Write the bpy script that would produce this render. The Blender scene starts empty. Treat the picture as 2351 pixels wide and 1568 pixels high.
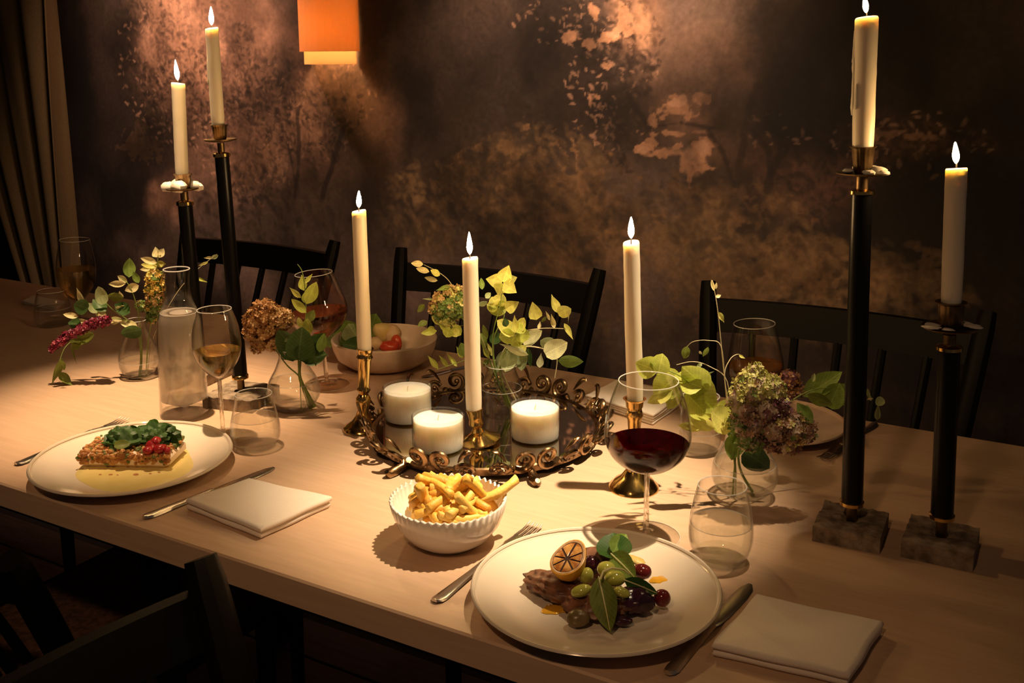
import bpy, math, random
import numpy as np
from mathutils import Vector, Matrix
from math import sin, cos, pi, radians, sqrt, atan2

# ---------------------------------------------------------------- camera, world, lights
S = bpy.context.scene
col = S.collection
F, PX, PY = 2350.0, 1175.5, 535.1406            # focal length and principal point in pixels of the 2351x1568 frame
RX = Vector((0.8656984876, 0.5005185623, -0.0068773046))
RU = Vector((-0.0801926239, 0.1522368415, 0.9850853197))
RF = Vector((-0.4941004671, 0.8522353624, -0.1719291003))
CAM = Vector((0, 0, 1.37))
cd = bpy.data.cameras.new('camera')
cam = bpy.data.objects.new('camera', cd); col.objects.link(cam)
m = Matrix((RX, RU, -RF)).transposed().to_4x4(); m.translation = CAM
cam.matrix_world = m
cd.sensor_width = 36; cd.lens = 36 * F / 2351; cd.shift_y = -(784 - PY) / 2351
cd.clip_start = .01
S.camera = cam
S.view_settings.view_transform = 'Standard'; S.view_settings.look = 'None'
S.view_settings.gamma = 1; S.view_settings.use_curve_mapping = False
S.view_settings.exposure = 0.0
W = bpy.data.worlds.new('world'); S.world = W; W.use_nodes = True
W.node_tree.nodes['Background'].inputs[0].default_value = (1.0, .76, .62, 1)
W.node_tree.nodes['Background'].inputs[1].default_value = .035
cy = S.cycles
cy.use_denoising = True
cy.max_bounces = 14; cy.transparent_max_bounces = 24; cy.transmission_bounces = 12; cy.glossy_bounces = 5; cy.diffuse_bounces = 4
cy.sample_clamp_indirect = 3; cy.sample_clamp_direct = 0; cy.blur_glossy = .5
cy.caustics_reflective = False; cy.caustics_refractive = False

def spot(name, loc, target, power, color, size, blend, radius=.03):
    l = bpy.data.lights.new(name, 'SPOT'); o = bpy.data.objects.new(name, l); col.objects.link(o)
    l.energy = power; l.color = color; l.spot_size = radians(size); l.spot_blend = blend; l.shadow_soft_size = radius
    o.location = loc
    o.rotation_euler = (Vector(target) - Vector(loc)).to_track_quat('-Z', 'Y').to_euler()
    return o
WARM = (1.0, .73, .45)
spot('downlight_over_table', (-.22, 1.46, 2.6), (-.70, 1.25, .74), 420, WARM, 25, 1.0, .018)
spot('downlight_over_table', (-1.5, 1.20, 2.6), (-1.47, 1.22, .74), 330, (1, .66, .37), 26, 1.0, .02)
spot('added_fill_near_side', (-.30, -.55, 2.6), (-.95, 1.15, .80), 46, (1, .56, .27), 52, 1.0, .06)  # added frontal fill with no seen source, brightens front edges and candle sides
spot('wall_washer', (-2.75, 2.15, 2.6), (-2.75, 2.6, 1.50), 150, (1, .60, .40), 70, 1.0, .05)
spot('wall_washer', (-1.30, 2.05, 2.6), (-1.25, 2.6, 1.35), 150, (1, .62, .40), 62, 1.0, .05)

# ---------------------------------------------------------------- pixel helpers: photograph pixel -> point in the room
TZ = .74                                         # table top height
def ray(x, y): return RX * (x - PX) + RU * (PY - y) + RF * F
def P(x, y, z=TZ):
    v = ray(x, y); return CAM + v * ((z - CAM.z) / v.z)
def onY(x, y, Y):
    v = ray(x, y); return CAM + v * (Y / v.y)
def dep(p): return (p - CAM).dot(RF)
HF = Vector((RF.x, RF.y, 0)).normalized()
HR = Vector((HF.y, -HF.x, 0))
def at(x, y, C, d=0.0):
    """point under pixel (x,y) on the upright plane through C facing the camera, d metres behind it"""
    v = ray(x, y); k = ((C - CAM).dot(HF) + d) / v.dot(HF); return CAM + v * k
def axis_t(C, A, y):
    v = C - CAM
    return (F * v.dot(RU) - (PY - y) * v.dot(RF)) / ((PY - y) * A.dot(RF) - F * A.dot(RU))
class Axis:
    def __init__(s, bx, by, z=TZ, tx=None, ty=None):
        s.C = P(bx, by, z)
        s.A = Vector((0, 0, 1)) if tx is None else (at(tx, ty, s.C) - s.C).normalized()
    def t(s, y): return axis_t(s.C, s.A, y)
    def pt(s, y): return s.C + s.A * s.t(y)
    def prof(s, pts):
        """[(pixel y of the ellipse centre, half width in px)] -> [(t, r)] in metres"""
        r = []
        for y, hw in pts:
            t = s.t(y); r.append((t, hw * dep(s.C + s.A * t) / F))
        return r

# ---------------------------------------------------------------- mesh builder
def frame(A):
    A = A.normalized(); u = A.orthogonal().normalized()
    if abs(A.z) > .9: u = (Vector((1, 0, 0)) - A * A.x).normalized()
    return u, A.cross(u), A
class MB:
    def __init__(s): s.v = []; s.f = []; s.m = []; s.mi = 0
    def add(s, vs, fs):
        o = len(s.v); s.v += [tuple(q) for q in vs]
        for f in fs: s.f.append(tuple(i + o for i in f)); s.m.append(s.mi)
    def lathe(s, prof, C, A=Vector((0, 0, 1)), n=40, cap0=False, cap1=False, closed=False, mod=None, arc=None):
        u, w, A = frame(A); vs = []; fs = []; k = len(prof)
        full = arc is None; nn = n if full else n + 1
        for t, r in prof:
            for i in range(nn):
                a = 2 * pi * i / n if full else arc[0] + (arc[1] - arc[0]) * i / n
                rr, tt = (r, t) if mod is None else mod(r, t, a)
                vs.append(C + A * tt + (u * cos(a) + w * sin(a)) * rr)
        rng = k if closed else k - 1
        for j in range(rng):
            j2 = (j + 1) % k
            for i in range(n):
                i2 = (i + 1) % nn
                fs.append((j * nn + i, j * nn + i2, j2 * nn + i2, j2 * nn + i))
        if cap0: fs.append(tuple(range(nn))[::-1])
        if cap1: fs.append(tuple((k - 1) * nn + i for i in range(nn)))
        s.add(vs, fs)
    def tube(s, pts, rad, n=8, cap=True, flat=1.0, up=None):
        pts = [Vector(p) for p in pts]; k = len(pts)
        if not hasattr(rad, '__len__'): rad = [rad] * k
        vs = []; fs = []; u = None
        for i, p in enumerate(pts):
            d = (pts[min(i + 1, k - 1)] - pts[max(i - 1, 0)]).normalized()
            if u is None: u = d.orthogonal().normalized() if up is None else (Vector(up) - d * d.dot(Vector(up))).normalized()
            else: u = (u - d * d.dot(u)).normalized()
            w = d.cross(u)
            for j in range(n):
                a = 2 * pi * j / n; vs.append(p + (u * cos(a) * flat + w * sin(a)) * rad[i])
        for i in range(k - 1):
            for j in range(n):
                j2 = (j + 1) % n; fs.append((i * n + j, i * n + j2, (i + 1) * n + j2, (i + 1) * n + j))
        if cap:
            fs.append(tuple(range(n))[::-1]); fs.append(tuple((k - 1) * n + j for j in range(n)))
        s.add(vs, fs)
    def box(s, M, sx, sy, sz, bev=0.0):
        """box centred on M with half sizes; chamfered when bev > 0"""
        if bev <= 0:
            c = [(x, y, z) for z in (-sz, sz) for y in (-sy, sy) for x in (-sx, sx)]
            s.add([M @ Vector(q) for q in c], [(0, 2, 3, 1), (4, 5, 7, 6), (0, 1, 5, 4), (2, 6, 7, 3), (0, 4, 6, 2), (1, 3, 7, 5)]); return
        b = bev; vs = []; lay = [(-sz, b), (-sz + b, 0), (sz - b, 0), (sz, b)]
        for z, i in lay:
            x, y = sx - i, sy - i
            for px, py in ((x, y - b), (x - b, y), (-x + b, y), (-x, y - b), (-x, -y + b), (-x + b, -y), (x - b, -y), (x, -y + b)):
                vs.append(M @ Vector((px, py, z)))
        fs = []
        for j in range(3):
            for i in range(8): fs.append((j * 8 + i, j * 8 + (i + 1) % 8, (j + 1) * 8 + (i + 1) % 8, (j + 1) * 8 + i))
        fs.append(tuple(range(8))[::-1]); fs.append(tuple(range(24, 32)))
        s.add(vs, fs)
    def grid(s, fn, nu, nv):
        vs = [fn(i / (nu - 1), j / (nv - 1)) for j in range(nv) for i in range(nu)]
        s.add(vs, [(j * nu + i, j * nu + i + 1, (j + 1) * nu + i + 1, (j + 1) * nu + i) for j in range(nv - 1) for i in range(nu - 1)])
    def blob(s, C, rx, ry, rz, M=None, n=12, k=8, noise=0.0, seed=0, freq=3.0):
        rnd = random.Random(seed); ph = [(rnd.uniform(-1, 1), rnd.uniform(-1, 1), rnd.uniform(-1, 1), rnd.uniform(0, 6.28)) for _ in range(6)]
        M = M or Matrix.Identity(3); vs = []; fs = []; C = Vector(C)
        def pt(a, b):
            d = Vector((cos(a) * sin(b), sin(a) * sin(b), cos(b)))
            q = 1 + noise * sum(sin(freq * (1 + .6 * i) * (d.x * p[0] + d.y * p[1] + d.z * p[2]) + p[3]) / (1 + .5 * i) for i, p in enumerate(ph)) / 3
            return C + M @ Vector((d.x * rx * q, d.y * ry * q, d.z * rz * q))
        vs.append(pt(0, 0))
        for j in range(1, k):
            for i in range(n): vs.append(pt(2 * pi * i / n, pi * j / k))
        vs.append(pt(0, pi))
        for i in range(n):
            fs.append((0, 1 + i, 1 + (i + 1) % n)); L = len(vs) - 1
            fs.append((L, 1 + (k - 2) * n + (i + 1) % n, 1 + (k - 2) * n + i))
        for j in range(k - 2):
            for i in range(n):
                a, b = 1 + j * n + i, 1 + j * n + (i + 1) % n; fs.append((a, a + n, b + n, b))
        s.add(vs, fs)
    def build(s, name, mats, parent=None, origin=None, smooth=True, ang=40):
        if not isinstance(mats, (list, tuple)): mats = [mats]
        o0 = parent_loc(parent) if origin is None else Vector(origin)
        me = bpy.data.meshes.new(name)
        a = np.array(s.v, dtype=float) - np.array(o0)
        me.from_pydata(a.tolist(), [], s.f)
        for q in mats: me.materials.append(q)
        if len(mats) > 1: me.polygons.foreach_set('material_index', s.m)
        me.polygons.foreach_set('use_smooth', [smooth] * len(me.polygons))
        me.update()
        if smooth and ang:
            try: me.set_sharp_from_angle(angle=radians(ang))
            except Exception: pass
        o = bpy.data.objects.new(name, me); col.objects.link(o)
        if parent: o.parent = parent
        o.location = o0 - parent_loc(parent)
        return o
def parent_loc(p):
    v = Vector((0, 0, 0))
    while p is not None: v += p.location; p = p.parent
    return v
def tag(o, label=None, cat=None, group=None, kind=None):
    if label: o['label'] = label
    if cat: o['category'] = cat
    if group: o['group'] = group
    if kind: o['kind'] = kind
    return o
def thing(name, label, cat, loc, group=None):
    o = bpy.data.objects.new(name, None); col.objects.link(o); o.location = loc; o.empty_display_size = .02
    return tag(o, label, cat, group)
def lab(o, t): o['label'] = t; return o

# ---------------------------------------------------------------- materials
def mat(name, base=(.5, .5, .5), rough=.5, metal=0, **kw):
    mt = bpy.data.materials.new(name); mt.use_nodes = True
    b = mt.node_tree.nodes['Principled BSDF']
    b.inputs['Base Color'].default_value = (*base, 1); b.inputs['Roughness'].default_value = rough; b.inputs['Metallic'].default_value = metal
    for k, v in kw.items():
        i = b.inputs[k.replace('_', ' ')]
        i.default_value = (*v, 1) if isinstance(v, tuple) and len(v) == 3 and i.type == 'RGBA' else v
    return mt
def nodes(mt): return mt.node_tree, mt.node_tree.nodes, mt.node_tree.links, mt.node_tree.nodes['Principled BSDF']
def mottle(mt, c1, c2, scale=20, detail=6, bump=0.0, dist=0.0, bscale=None, stretch=None, lo=.35, hi=.65):
    """noise-mixed base colour and optional bump, in object coordinates"""
    t, n, l, b = nodes(mt)
    tc = n.new('ShaderNodeTexCoord'); src = tc.outputs['Object']
    if stretch:
        mp = n.new('ShaderNodeMapping'); mp.inputs['Scale'].default_value = stretch; l.new(src, mp.inputs[0]); src = mp.outputs[0]
    ns = n.new('ShaderNodeTexNoise'); ns.inputs['Scale'].default_value = scale; ns.inputs['Detail'].default_value = detail; ns.inputs['Distortion'].default_value = dist
    l.new(src, ns.inputs['Vector'])
    r = n.new('ShaderNodeValToRGB'); r.color_ramp.elements[0].position = lo; r.color_ramp.elements[1].position = hi
    r.color_ramp.elements[0].color = (*c1, 1); r.color_ramp.elements[1].color = (*c2, 1)
    l.new(ns.outputs['Fac'], r.inputs[0]); l.new(r.outputs[0], b.inputs['Base Color'])
    if bump:
        n2 = ns
        if bscale:
            n2 = n.new('ShaderNodeTexNoise'); n2.inputs['Scale'].default_value = bscale; n2.inputs['Detail'].default_value = 8; l.new(src, n2.inputs['Vector'])
        bp = n.new('ShaderNodeBump'); bp.inputs['Strength'].default_value = bump; bp.inputs['Distance'].default_value = .004
        l.new(n2.outputs['Fac'], bp.inputs['Height']); l.new(bp.outputs[0], b.inputs['Normal'])
    return mt
def leafmat(name, c, tr=.35, vein=True):
    mt = mat(name, c, .45)
    t, n, l, b = nodes(mt)
    tc = n.new('ShaderNodeTexCoord'); ns = n.new('ShaderNodeTexNoise'); ns.inputs['Scale'].default_value = 3; ns.inputs['Detail'].default_value = 4
    l.new(tc.outputs['Object'], ns.inputs['Vector'])
    r = n.new('ShaderNodeValToRGB'); r.color_ramp.elements[0].position = .3; r.color_ramp.elements[1].position = .7
    r.color_ramp.elements[0].color = (*[q * .75 for q in c], 1); r.color_ramp.elements[1].color = (*[min(1, q * 1.18) for q in c], 1)
    l.new(ns.outputs['Fac'], r.inputs[0]); colr = r.outputs[0]
    if vein:      # pale midrib and faint side veins in the leaf's own coordinates
        sx = n.new('ShaderNodeSeparateXYZ'); l.new(tc.outputs['Object'], sx.inputs[0])
        def mth(op, a, b2=None):
            q = n.new('ShaderNodeMath'); q.operation = op
            for i, v in enumerate((a, b2)):
                if v is None: continue
                if isinstance(v, (int, float)): q.inputs[i].default_value = v
                else: l.new(v, q.inputs[i])
            return q.outputs[0]
        ay = mth('ABSOLUTE', sx.outputs[1]); mid = mth('SUBTRACT', 1, mth('MINIMUM', mth('DIVIDE', ay, .035), 1))
        sv = mth('POWER', mth('ABSOLUTE', mth('SINE', mth('MULTIPLY', mth('SUBTRACT', sx.outputs[0], mth('MULTIPLY', ay, .8)), 26))), 14)
        fac = mth('MINIMUM', mth('ADD', mth('MULTIPLY', mid, .6), mth('MULTIPLY', sv, .22)), 1)
        vm = n.new('ShaderNodeMix'); vm.data_type = 'RGBA'; vm.inputs[7].default_value = (*[min(1, q * 1.5 + .06) for q in c], 1); l.new(fac, vm.inputs[0]); l.new(colr, vm.inputs[6]); colr = vm.outputs[2]
    l.new(colr, b.inputs['Base Color'])
    ts = n.new('ShaderNodeBsdfTranslucent'); l.new(colr, ts.inputs[0])
    mx = n.new('ShaderNodeMixShader'); mx.inputs[0].default_value = tr
    l.new(b.outputs[0], mx.inputs[1]); l.new(ts.outputs[0], mx.inputs[2]); l.new(mx.outputs[0], n['Material Output'].inputs[0])
    return mt
def glassmat(name, tint=(.97, .97, .95), base=.035, edge=.75, rough=.0):
    """thin clear glass: mostly transparent, mirror-like towards the silhouette"""
    mt = bpy.data.materials.new(name); mt.use_nodes = True
    t = mt.node_tree; n = t.nodes; l = t.links; n.remove(n['Principled BSDF'])
    lw = n.new('ShaderNodeLayerWeight'); lw.inputs['Blend'].default_value = .5
    pw = n.new('ShaderNodeMath'); pw.operation = 'POWER'; pw.inputs[1].default_value = 4; l.new(lw.outputs['Facing'], pw.inputs[0])
    ma = n.new('ShaderNodeMath'); ma.operation = 'MULTIPLY_ADD'; ma.inputs[1].default_value = edge; ma.inputs[2].default_value = base; l.new(pw.outputs[0], ma.inputs[0])
    tb = n.new('ShaderNodeBsdfTransparent'); cm = n.new('ShaderNodeMix'); cm.data_type = 'RGBA'; cm.inputs[6].default_value = (*tint, 1); cm.inputs[7].default_value = (*[q * .45 for q in tint], 1)
    l.new(pw.outputs[0], cm.inputs[0]); l.new(cm.outputs[2], tb.inputs[0])
    gl = n.new('ShaderNodeBsdfGlossy'); gl.inputs['Roughness'].default_value = rough; gl.inputs[0].default_value = (1, 1, 1, 1)
    mx = n.new('ShaderNodeMixShader'); l.new(ma.outputs[0], mx.inputs[0]); l.new(tb.outputs[0], mx.inputs[1]); l.new(gl.outputs[0], mx.inputs[2])
    l.new(mx.outputs[0], n['Material Output'].inputs[0])
    return mt
def liquid(name, c, ior=1.33, clear=.4, tc=None, rough=0.0, diff=0.0):
    mt = bpy.data.materials.new(name); mt.use_nodes = True
    t = mt.node_tree; n = t.nodes; l = t.links; n.remove(n['Principled BSDF'])
    g = n.new('ShaderNodeBsdfGlass'); g.inputs[0].default_value = (*c, 1); g.inputs['IOR'].default_value = ior; g.inputs['Roughness'].default_value = rough
    tb = n.new('ShaderNodeBsdfTransparent'); tb.inputs[0].default_value = (*(tc or c), 1)
    mx = n.new('ShaderNodeMixShader'); mx.inputs[0].default_value = clear; l.new(g.outputs[0], mx.inputs[1]); l.new(tb.outputs[0], mx.inputs[2])
    out = mx
    if diff:
        d = n.new('ShaderNodeBsdfTranslucent'); d.inputs[0].default_value = (.9, .85, .8, 1)
        d2 = n.new('ShaderNodeBsdfDiffuse'); d2.inputs[0].default_value = (.9, .85, .8, 1)
        m0 = n.new('ShaderNodeMixShader'); m0.inputs[0].default_value = .5; l.new(d.outputs[0], m0.inputs[1]); l.new(d2.outputs[0], m0.inputs[2])
        m2 = n.new('ShaderNodeMixShader'); m2.inputs[0].default_value = diff; l.new(mx.outputs[0], m2.inputs[1]); l.new(m0.outputs[0], m2.inputs[2]); out = m2
    l.new(out.outputs[0], n['Material Output'].inputs[0])
    return mt
def emit(name, c, s):
    mt = bpy.data.materials.new(name); mt.use_nodes = True
    n = mt.node_tree.nodes; n.remove(n['Principled BSDF']); e = n.new('ShaderNodeEmission'); e.inputs[0].default_value = (*c, 1); e.inputs[1].default_value = s
    mt.node_tree.links.new(e.outputs[0], n['Material Output'].inputs[0]); return mt

M = {}
M['wood'] = mottle(mat('pale_oak', rough=.42), (.53, .365, .245), (.60, .42, .29), scale=9, detail=8, bump=.04, stretch=(1.2, 16, 16), lo=.3, hi=.7)
M['dark_wood'] = mat('black_lacquered_wood', (.004, .0038, .004), .5, Specular_IOR_Level=.15)
M['seat'] = mottle(mat('woven_seat', rough=.8), (.06, .03, .018), (.14, .07, .04), scale=90, detail=3, bump=.6)
M['china'] = mat('cream_glazed_china', (.72, .64, .53), .16, Coat_Weight=.4, Coat_Roughness=.06)
M['china_white'] = mat('white_glazed_china', (.84, .80, .74), .18, Coat_Weight=.4, Coat_Roughness=.08)
M['china_tan'] = mottle(mat('speckled_stoneware', rough=.28), (.62, .47, .36), (.68, .53, .42), scale=60)
M['linen'] = mottle(mat('white_linen', rough=.9), (.76, .68, .60), (.80, .73, .65), scale=900, detail=2, bump=.12)
M['steel'] = mat('polished_steel', (.66, .61, .55), .26, 1)
M['brass'] = mat('polished_brass', (.72, .48, .17), .16, 1)
M['brass_dark'] = mottle(mat('aged_brass', rough=.42, metal=1), (.13, .085, .042), (.30, .20, .10), scale=60)
M['bronze'] = mottle(mat('bronze_scrollwork', rough=.3, metal=1), (.10, .06, .035), (.42, .28, .15), scale=45, detail=4)
M['black'] = mat('black_enamel', (.004, .004, .0045), .34, Specular_IOR_Level=.22)
M['concrete'] = mottle(mat('rough_stone', rough=.9), (.12, .09, .06), (.36, .28, .20), scale=55, detail=9, bump=.8, bscale=120)
M['wax'] = mat('ivory_wax', (.86, .77, .60), .42, Subsurface_Weight=.5, Subsurface_Radius=(.012, .0105, .0085), Subsurface_Scale=.8)
M['waxdrip'] = mat('spilt_wax', (.82, .75, .64), .5)
M['pillar'] = mottle(mat('pillar_wax', rough=.5, Subsurface_Weight=.7, Subsurface_Radius=(.03, .022, .014), Subsurface_Scale=1.0), (.86, .80, .68), (.93, .88, .78), scale=40, bump=.05)
M['wick'] = mat('charred_wick', (.015, .012, .01), .9)
M['flame'] = emit('candle_flame', (1.0, .60, .24), 620)
M['glass'] = glassmat('clear_glass', (.99, .99, .98), .02, .6)
M['glass2'] = glassmat('thick_glass', (.985, .985, .97), .03, .8)
def edgemat():  # pale diffuse share imitates the bright light line along glass edges
    mt = bpy.data.materials.new('glass_edge_glint'); mt.use_nodes = True
    n = mt.node_tree.nodes; l = mt.node_tree.links; p = n['Principled BSDF']; p.inputs['Base Color'].default_value = (.9, .9, .87, 1); p.inputs['Roughness'].default_value = .08
    tb = n.new('ShaderNodeBsdfTransparent'); mx = n.new('ShaderNodeMixShader'); mx.inputs[0].default_value = .62; l.new(p.outputs[0], mx.inputs[1]); l.new(tb.outputs[0], mx.inputs[2]); l.new(mx.outputs[0], n['Material Output'].inputs[0]); return mt
M['edge'] = edgemat()
M['solidglass'] = liquid('solid_glass', (.99, .99, .97), 1.45, .84)
M['stemglass'] = liquid('stem_glass', (.99, .98, .95), 1.45, .35)
M['water'] = liquid('water', (.995, .995, .98), 1.33, .8)
M['carafewater'] = liquid('chilled_water', (.97, .95, .92), 1.33, .3, rough=.10, diff=.34)
M['whitewine'] = liquid('white_wine', (.95, .82, .46), 1.34, .3, (.96, .86, .56))
M['rose'] = liquid('rose_wine', (.93, .52, .36), 1.34, .55, (.95, .66, .48))
M['amber'] = liquid('amber_wine', (.95, .68, .34), 1.34, .55, (.96, .78, .50))
M['redwine'] = liquid('red_wine', (.16, .002, .008), 1.34, .12, (.45, .01, .03))
M['mirror'] = mat('antique_mirror', (.80, .73, .64), .03, 1)
for k, c, tr in (('yg', (.56, .64, .13), .42), ('y', (.72, .74, .20), .42), ('c', (.74, .68, .36), .3), ('w', (.62, .66, .40), .35), ('pg', (.38, .47, .24), .35),
                 ('g', (.22, .34, .07), .4), ('d', (.055, .12, .03), .25), ('g2', (.17, .22, .04), .35), ('spin', (.028, .085, .010), .12)):
    M[k] = leafmat('leaf_' + {'yg': 'lime', 'y': 'yellow_green', 'c': 'cream_green', 'w': 'silver_green', 'pg': 'pale_green', 'g': 'fresh_green', 'd': 'dark_green', 'g2': 'olive_green', 'spin': 'spinach'}[k], c, tr)
    M[k].node_tree.nodes['Principled BSDF'].inputs['Specular IOR Level'].default_value = .25
M['stem'] = mat('green_stem', (.20, .28, .06), .5)
M['stem2'] = mat('pale_stem', (.55, .50, .32), .5)

# ---------------------------------------------------------------- setting
WY = 2.6                                          # plane of the painted wall
def vnoise(x, y, seed):
    r = np.random.RandomState(seed).rand(256, 256)
    xi = np.floor(x).astype(int); yi = np.floor(y).astype(int); fx = x - xi; fy = y - yi
    fx = fx * fx * (3 - 2 * fx); fy = fy * fy * (3 - 2 * fy)
    g = lambda a, b: r[a % 256, b % 256]
    return (g(xi, yi) * (1 - fx) + g(xi + 1, yi) * fx) * (1 - fy) + (g(xi, yi + 1) * (1 - fx) + g(xi + 1, yi + 1) * fx) * fy
def fbm(x, y, seed, o=5, gain=.5):
    s = 0; a = 1; t = 0
    for i in range(o): s = s + a * vnoise(x * 2 ** i + 17.3 * i, y * 2 ** i + 9.1 * i, seed + i); t += a; a *= gain
    return s / t
def sstep(a, b, x):
    t = np.clip((x - a) / (b - a), 0, 1); return t * t * (3 - 2 * t)
def mural():
    """painted woodland scene on the wall: pigment with wall-wash light and dark partly put in, laid out in metres"""
    X0, X1, Z0, Z1 = -4.6, 1.2, 0.0, 2.7
    xs = np.concatenate([np.linspace(X0, -3.9, 30)[:-1], np.linspace(-3.9, .05, 900), np.linspace(.05, X1, 50)[1:]])
    zs = np.concatenate([np.linspace(Z0, .42, 20)[:-1], np.linspace(.42, 1.62, 300), np.linspace(1.62, Z1, 60)[1:]])
    nu, nv = len(xs), len(zs)
    X, Z = np.meshgrid(xs, zs)
    wx = X + .10 * (fbm(X * 5, Z * 5, 3) - .5) + .05 * (fbm(X * 18, Z * 18, 7) - .5)
    wz = Z + .10 * (fbm(X * 5, Z * 5, 11) - .5) + .05 * (fbm(X * 18, Z * 18, 15) - .5)
    n1 = fbm(X * 3, Z * 3, 21); n2 = fbm(X * 9, Z * 9, 31); n3 = fbm(X * 30, Z * 30, 41, 3); n4 = fbm(X * 55, Z * 45, 51, 2)
    def q(x, y): p = onY(x, y, WY); return p.x, p.z
    def blob(x, y, rx, ry, soft=1.0, warp=1.0):
        cx, cz = q(x, y); k = 1.37e-3 if x > 1100 else 1.55e-3
        d = np.sqrt(((X + (wx - X) * warp - cx) / (rx * k)) ** 2 + ((Z + (wz - Z) * warp - cz) / (ry * k)) ** 2)
        return 1 - sstep(1 - soft * .7, 1 + soft * .5, d)
    rg = fbm(X * 26, Z * 30, 61, 4) - .5; rg2 = fbm(X * 75, Z * 85, 67, 2) - .5
    def ragged(x, y, rx, ry):
        cx, cz = q(x, y); k = 1.37e-3 if x > 1100 else 1.55e-3
        d = np.sqrt(((X - cx) / (rx * k)) ** 2 + ((Z - cz) / (ry * k)) ** 2) + 1.9 * rg + .9 * rg2
        return 1 - sstep(.66, .86, d)
    C = np.zeros((nv, nu, 3))
    def mix(mask, c): 
        nonlocal C
        C = C * (1 - mask[..., None]) + np.array(c) * mask[..., None]
    base = np.array((.052, .034, .024)); C[:] = base
    C *= (.55 + .95 * n2)[..., None]
    mix(sstep(.42, .68, n1) * .6, (.085, .058, .042))
    # hazy mauve distance behind the chairs and the misty column in the middle
    for a in ((620, 560, 330, 190), (380, 520, 160, 150), (1000, 640, 260, 130), (1480, 690, 130, 330), (1500, 130, 150, 330), (1400, 420, 150, 150)): mix(blob(*a) * .75 * (.6 + .7 * n2), (.19, .132, .105))
    # foliage masses in olive and umber
    for a in ((1230, 450, 180, 150), (1120, 330, 130, 90), (1330, 520, 120, 200), (1640, 520, 190, 130), (1780, 660, 260, 120), (1870, 560, 150, 120), (2040, 660, 150, 90), (1200, 600, 160, 100), (1000, 500, 150, 80)):
        mix(blob(*a) * sstep(.38, .62, n2) * .8, (.125, .080, .040))
    for a in ((1420, 560, 60, 230), (1240, 470, 90, 70), (1690, 470, 90, 40), (2110, 730, 90, 50)): mix(blob(*a) * sstep(.42, .6, n3) * .6, (.22, .125, .065))
    # dark tree masses
    for a in ((1180, 150, 230, 170), (960, 260, 190, 260), (1900, 330, 160, 240), (230, 300, 150, 330), (1330, 250, 150, 130), (2180, 350, 330, 330), (300, 420, 180, 140), (2250, 800, 330, 300)): mix(blob(*a) * .8, (.022, .015, .013))
    # sky seen between the trees, wall-wash brightness partly in its colour
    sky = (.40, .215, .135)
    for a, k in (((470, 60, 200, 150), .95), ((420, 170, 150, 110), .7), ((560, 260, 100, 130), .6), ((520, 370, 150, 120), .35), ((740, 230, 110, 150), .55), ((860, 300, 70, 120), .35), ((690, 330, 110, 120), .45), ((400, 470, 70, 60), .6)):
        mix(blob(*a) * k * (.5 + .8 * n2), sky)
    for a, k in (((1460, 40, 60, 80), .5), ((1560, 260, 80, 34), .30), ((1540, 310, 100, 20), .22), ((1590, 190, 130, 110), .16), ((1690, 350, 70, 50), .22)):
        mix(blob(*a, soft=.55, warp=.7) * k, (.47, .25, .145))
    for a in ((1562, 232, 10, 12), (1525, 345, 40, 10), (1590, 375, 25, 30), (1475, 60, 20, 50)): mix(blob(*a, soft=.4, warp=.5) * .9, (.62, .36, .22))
    for a in ((2080, 300, 150, 30), (2000, 340, 80, 60), (1840, 410, 120, 60), (2120, 330, 60, 22)): mix(blob(*a) * .55 * (.4 + n3), (.20, .095, .06))
    # warm foliage lights
    for a, k in (((1230, 430, 150, 110), .5), ((1330, 470, 90, 120), .5), ((1290, 600, 90, 120), .4), ((1400, 560, 40, 150), .35), ((1500, 560, 70, 60), .45), ((1640, 470, 130, 50), .45), ((1780, 630, 160, 60), .3), ((1880, 600, 120, 60), .3), ((2010, 640, 110, 60), .35), ((1700, 700, 140, 60), .3), ((1090, 420, 80, 60), .2), ((330, 330, 80, 50), .25), ((600, 380, 90, 80), .3)):
        mix(ragged(a[0], a[1], a[2], a[3]) * k * (.3 + n3), (.30, .165, .075))
    # leaf dabs: brush strokes, dark leaves against the sky and pale dabs inside the crowns
    rs = np.random.RandomState(12)
    def dabs(regions, num, size, c, k):
        tot = sum(a[2] * a[3] for a in regions)
        for a in regions:
            cx, cz = q(a[0], a[1]); kk = 1.37e-3 if a[0] > 1100 else 1.55e-3
            for _ in range(int(num * a[2] * a[3] / tot)):
                r_ = rs.rand() ** .6; t_ = rs.rand() * 6.283; px, pz = cx + cos(t_) * r_ * a[2] * kk, cz + sin(t_) * r_ * a[3] * kk
                L = size * (.5 + rs.rand()); w = L * (.28 + .25 * rs.rand()); an = rs.normal(-.7, .8)
                i0, i1 = np.searchsorted(xs, [px - L, px + L]); j0, j1 = np.searchsorted(zs, [pz - L, pz + L])
                if i1 <= i0 or j1 <= j0: continue
                dx = X[j0:j1, i0:i1] - px; dz = Z[j0:j1, i0:i1] - pz; u = dx * cos(an) + dz * sin(an); v = -dx * sin(an) + dz * cos(an) + .18 * (u * u / L)
                mk = (1 - sstep(.55, 1.05, np.sqrt((u / L) ** 2 + (v / w) ** 2))) * k * (.5 + .5 * rs.rand())
                cc = np.array(c) * (.7 + .6 * rs.rand()); C[j0:j1, i0:i1] = C[j0:j1, i0:i1] * (1 - mk[..., None]) + cc * mk[..., None]
    dabs([(430, 170, 250, 190), (560, 260, 140, 200), (300, 130, 120, 140), (1270, 110, 240, 160), (1400, 190, 90, 90), (1430, 340, 40, 50), (720, 240, 130, 130), (2200, 250, 160, 160), (1940, 360, 130, 160)], 4200, .015, (.030, .020, .016), .62)
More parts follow.
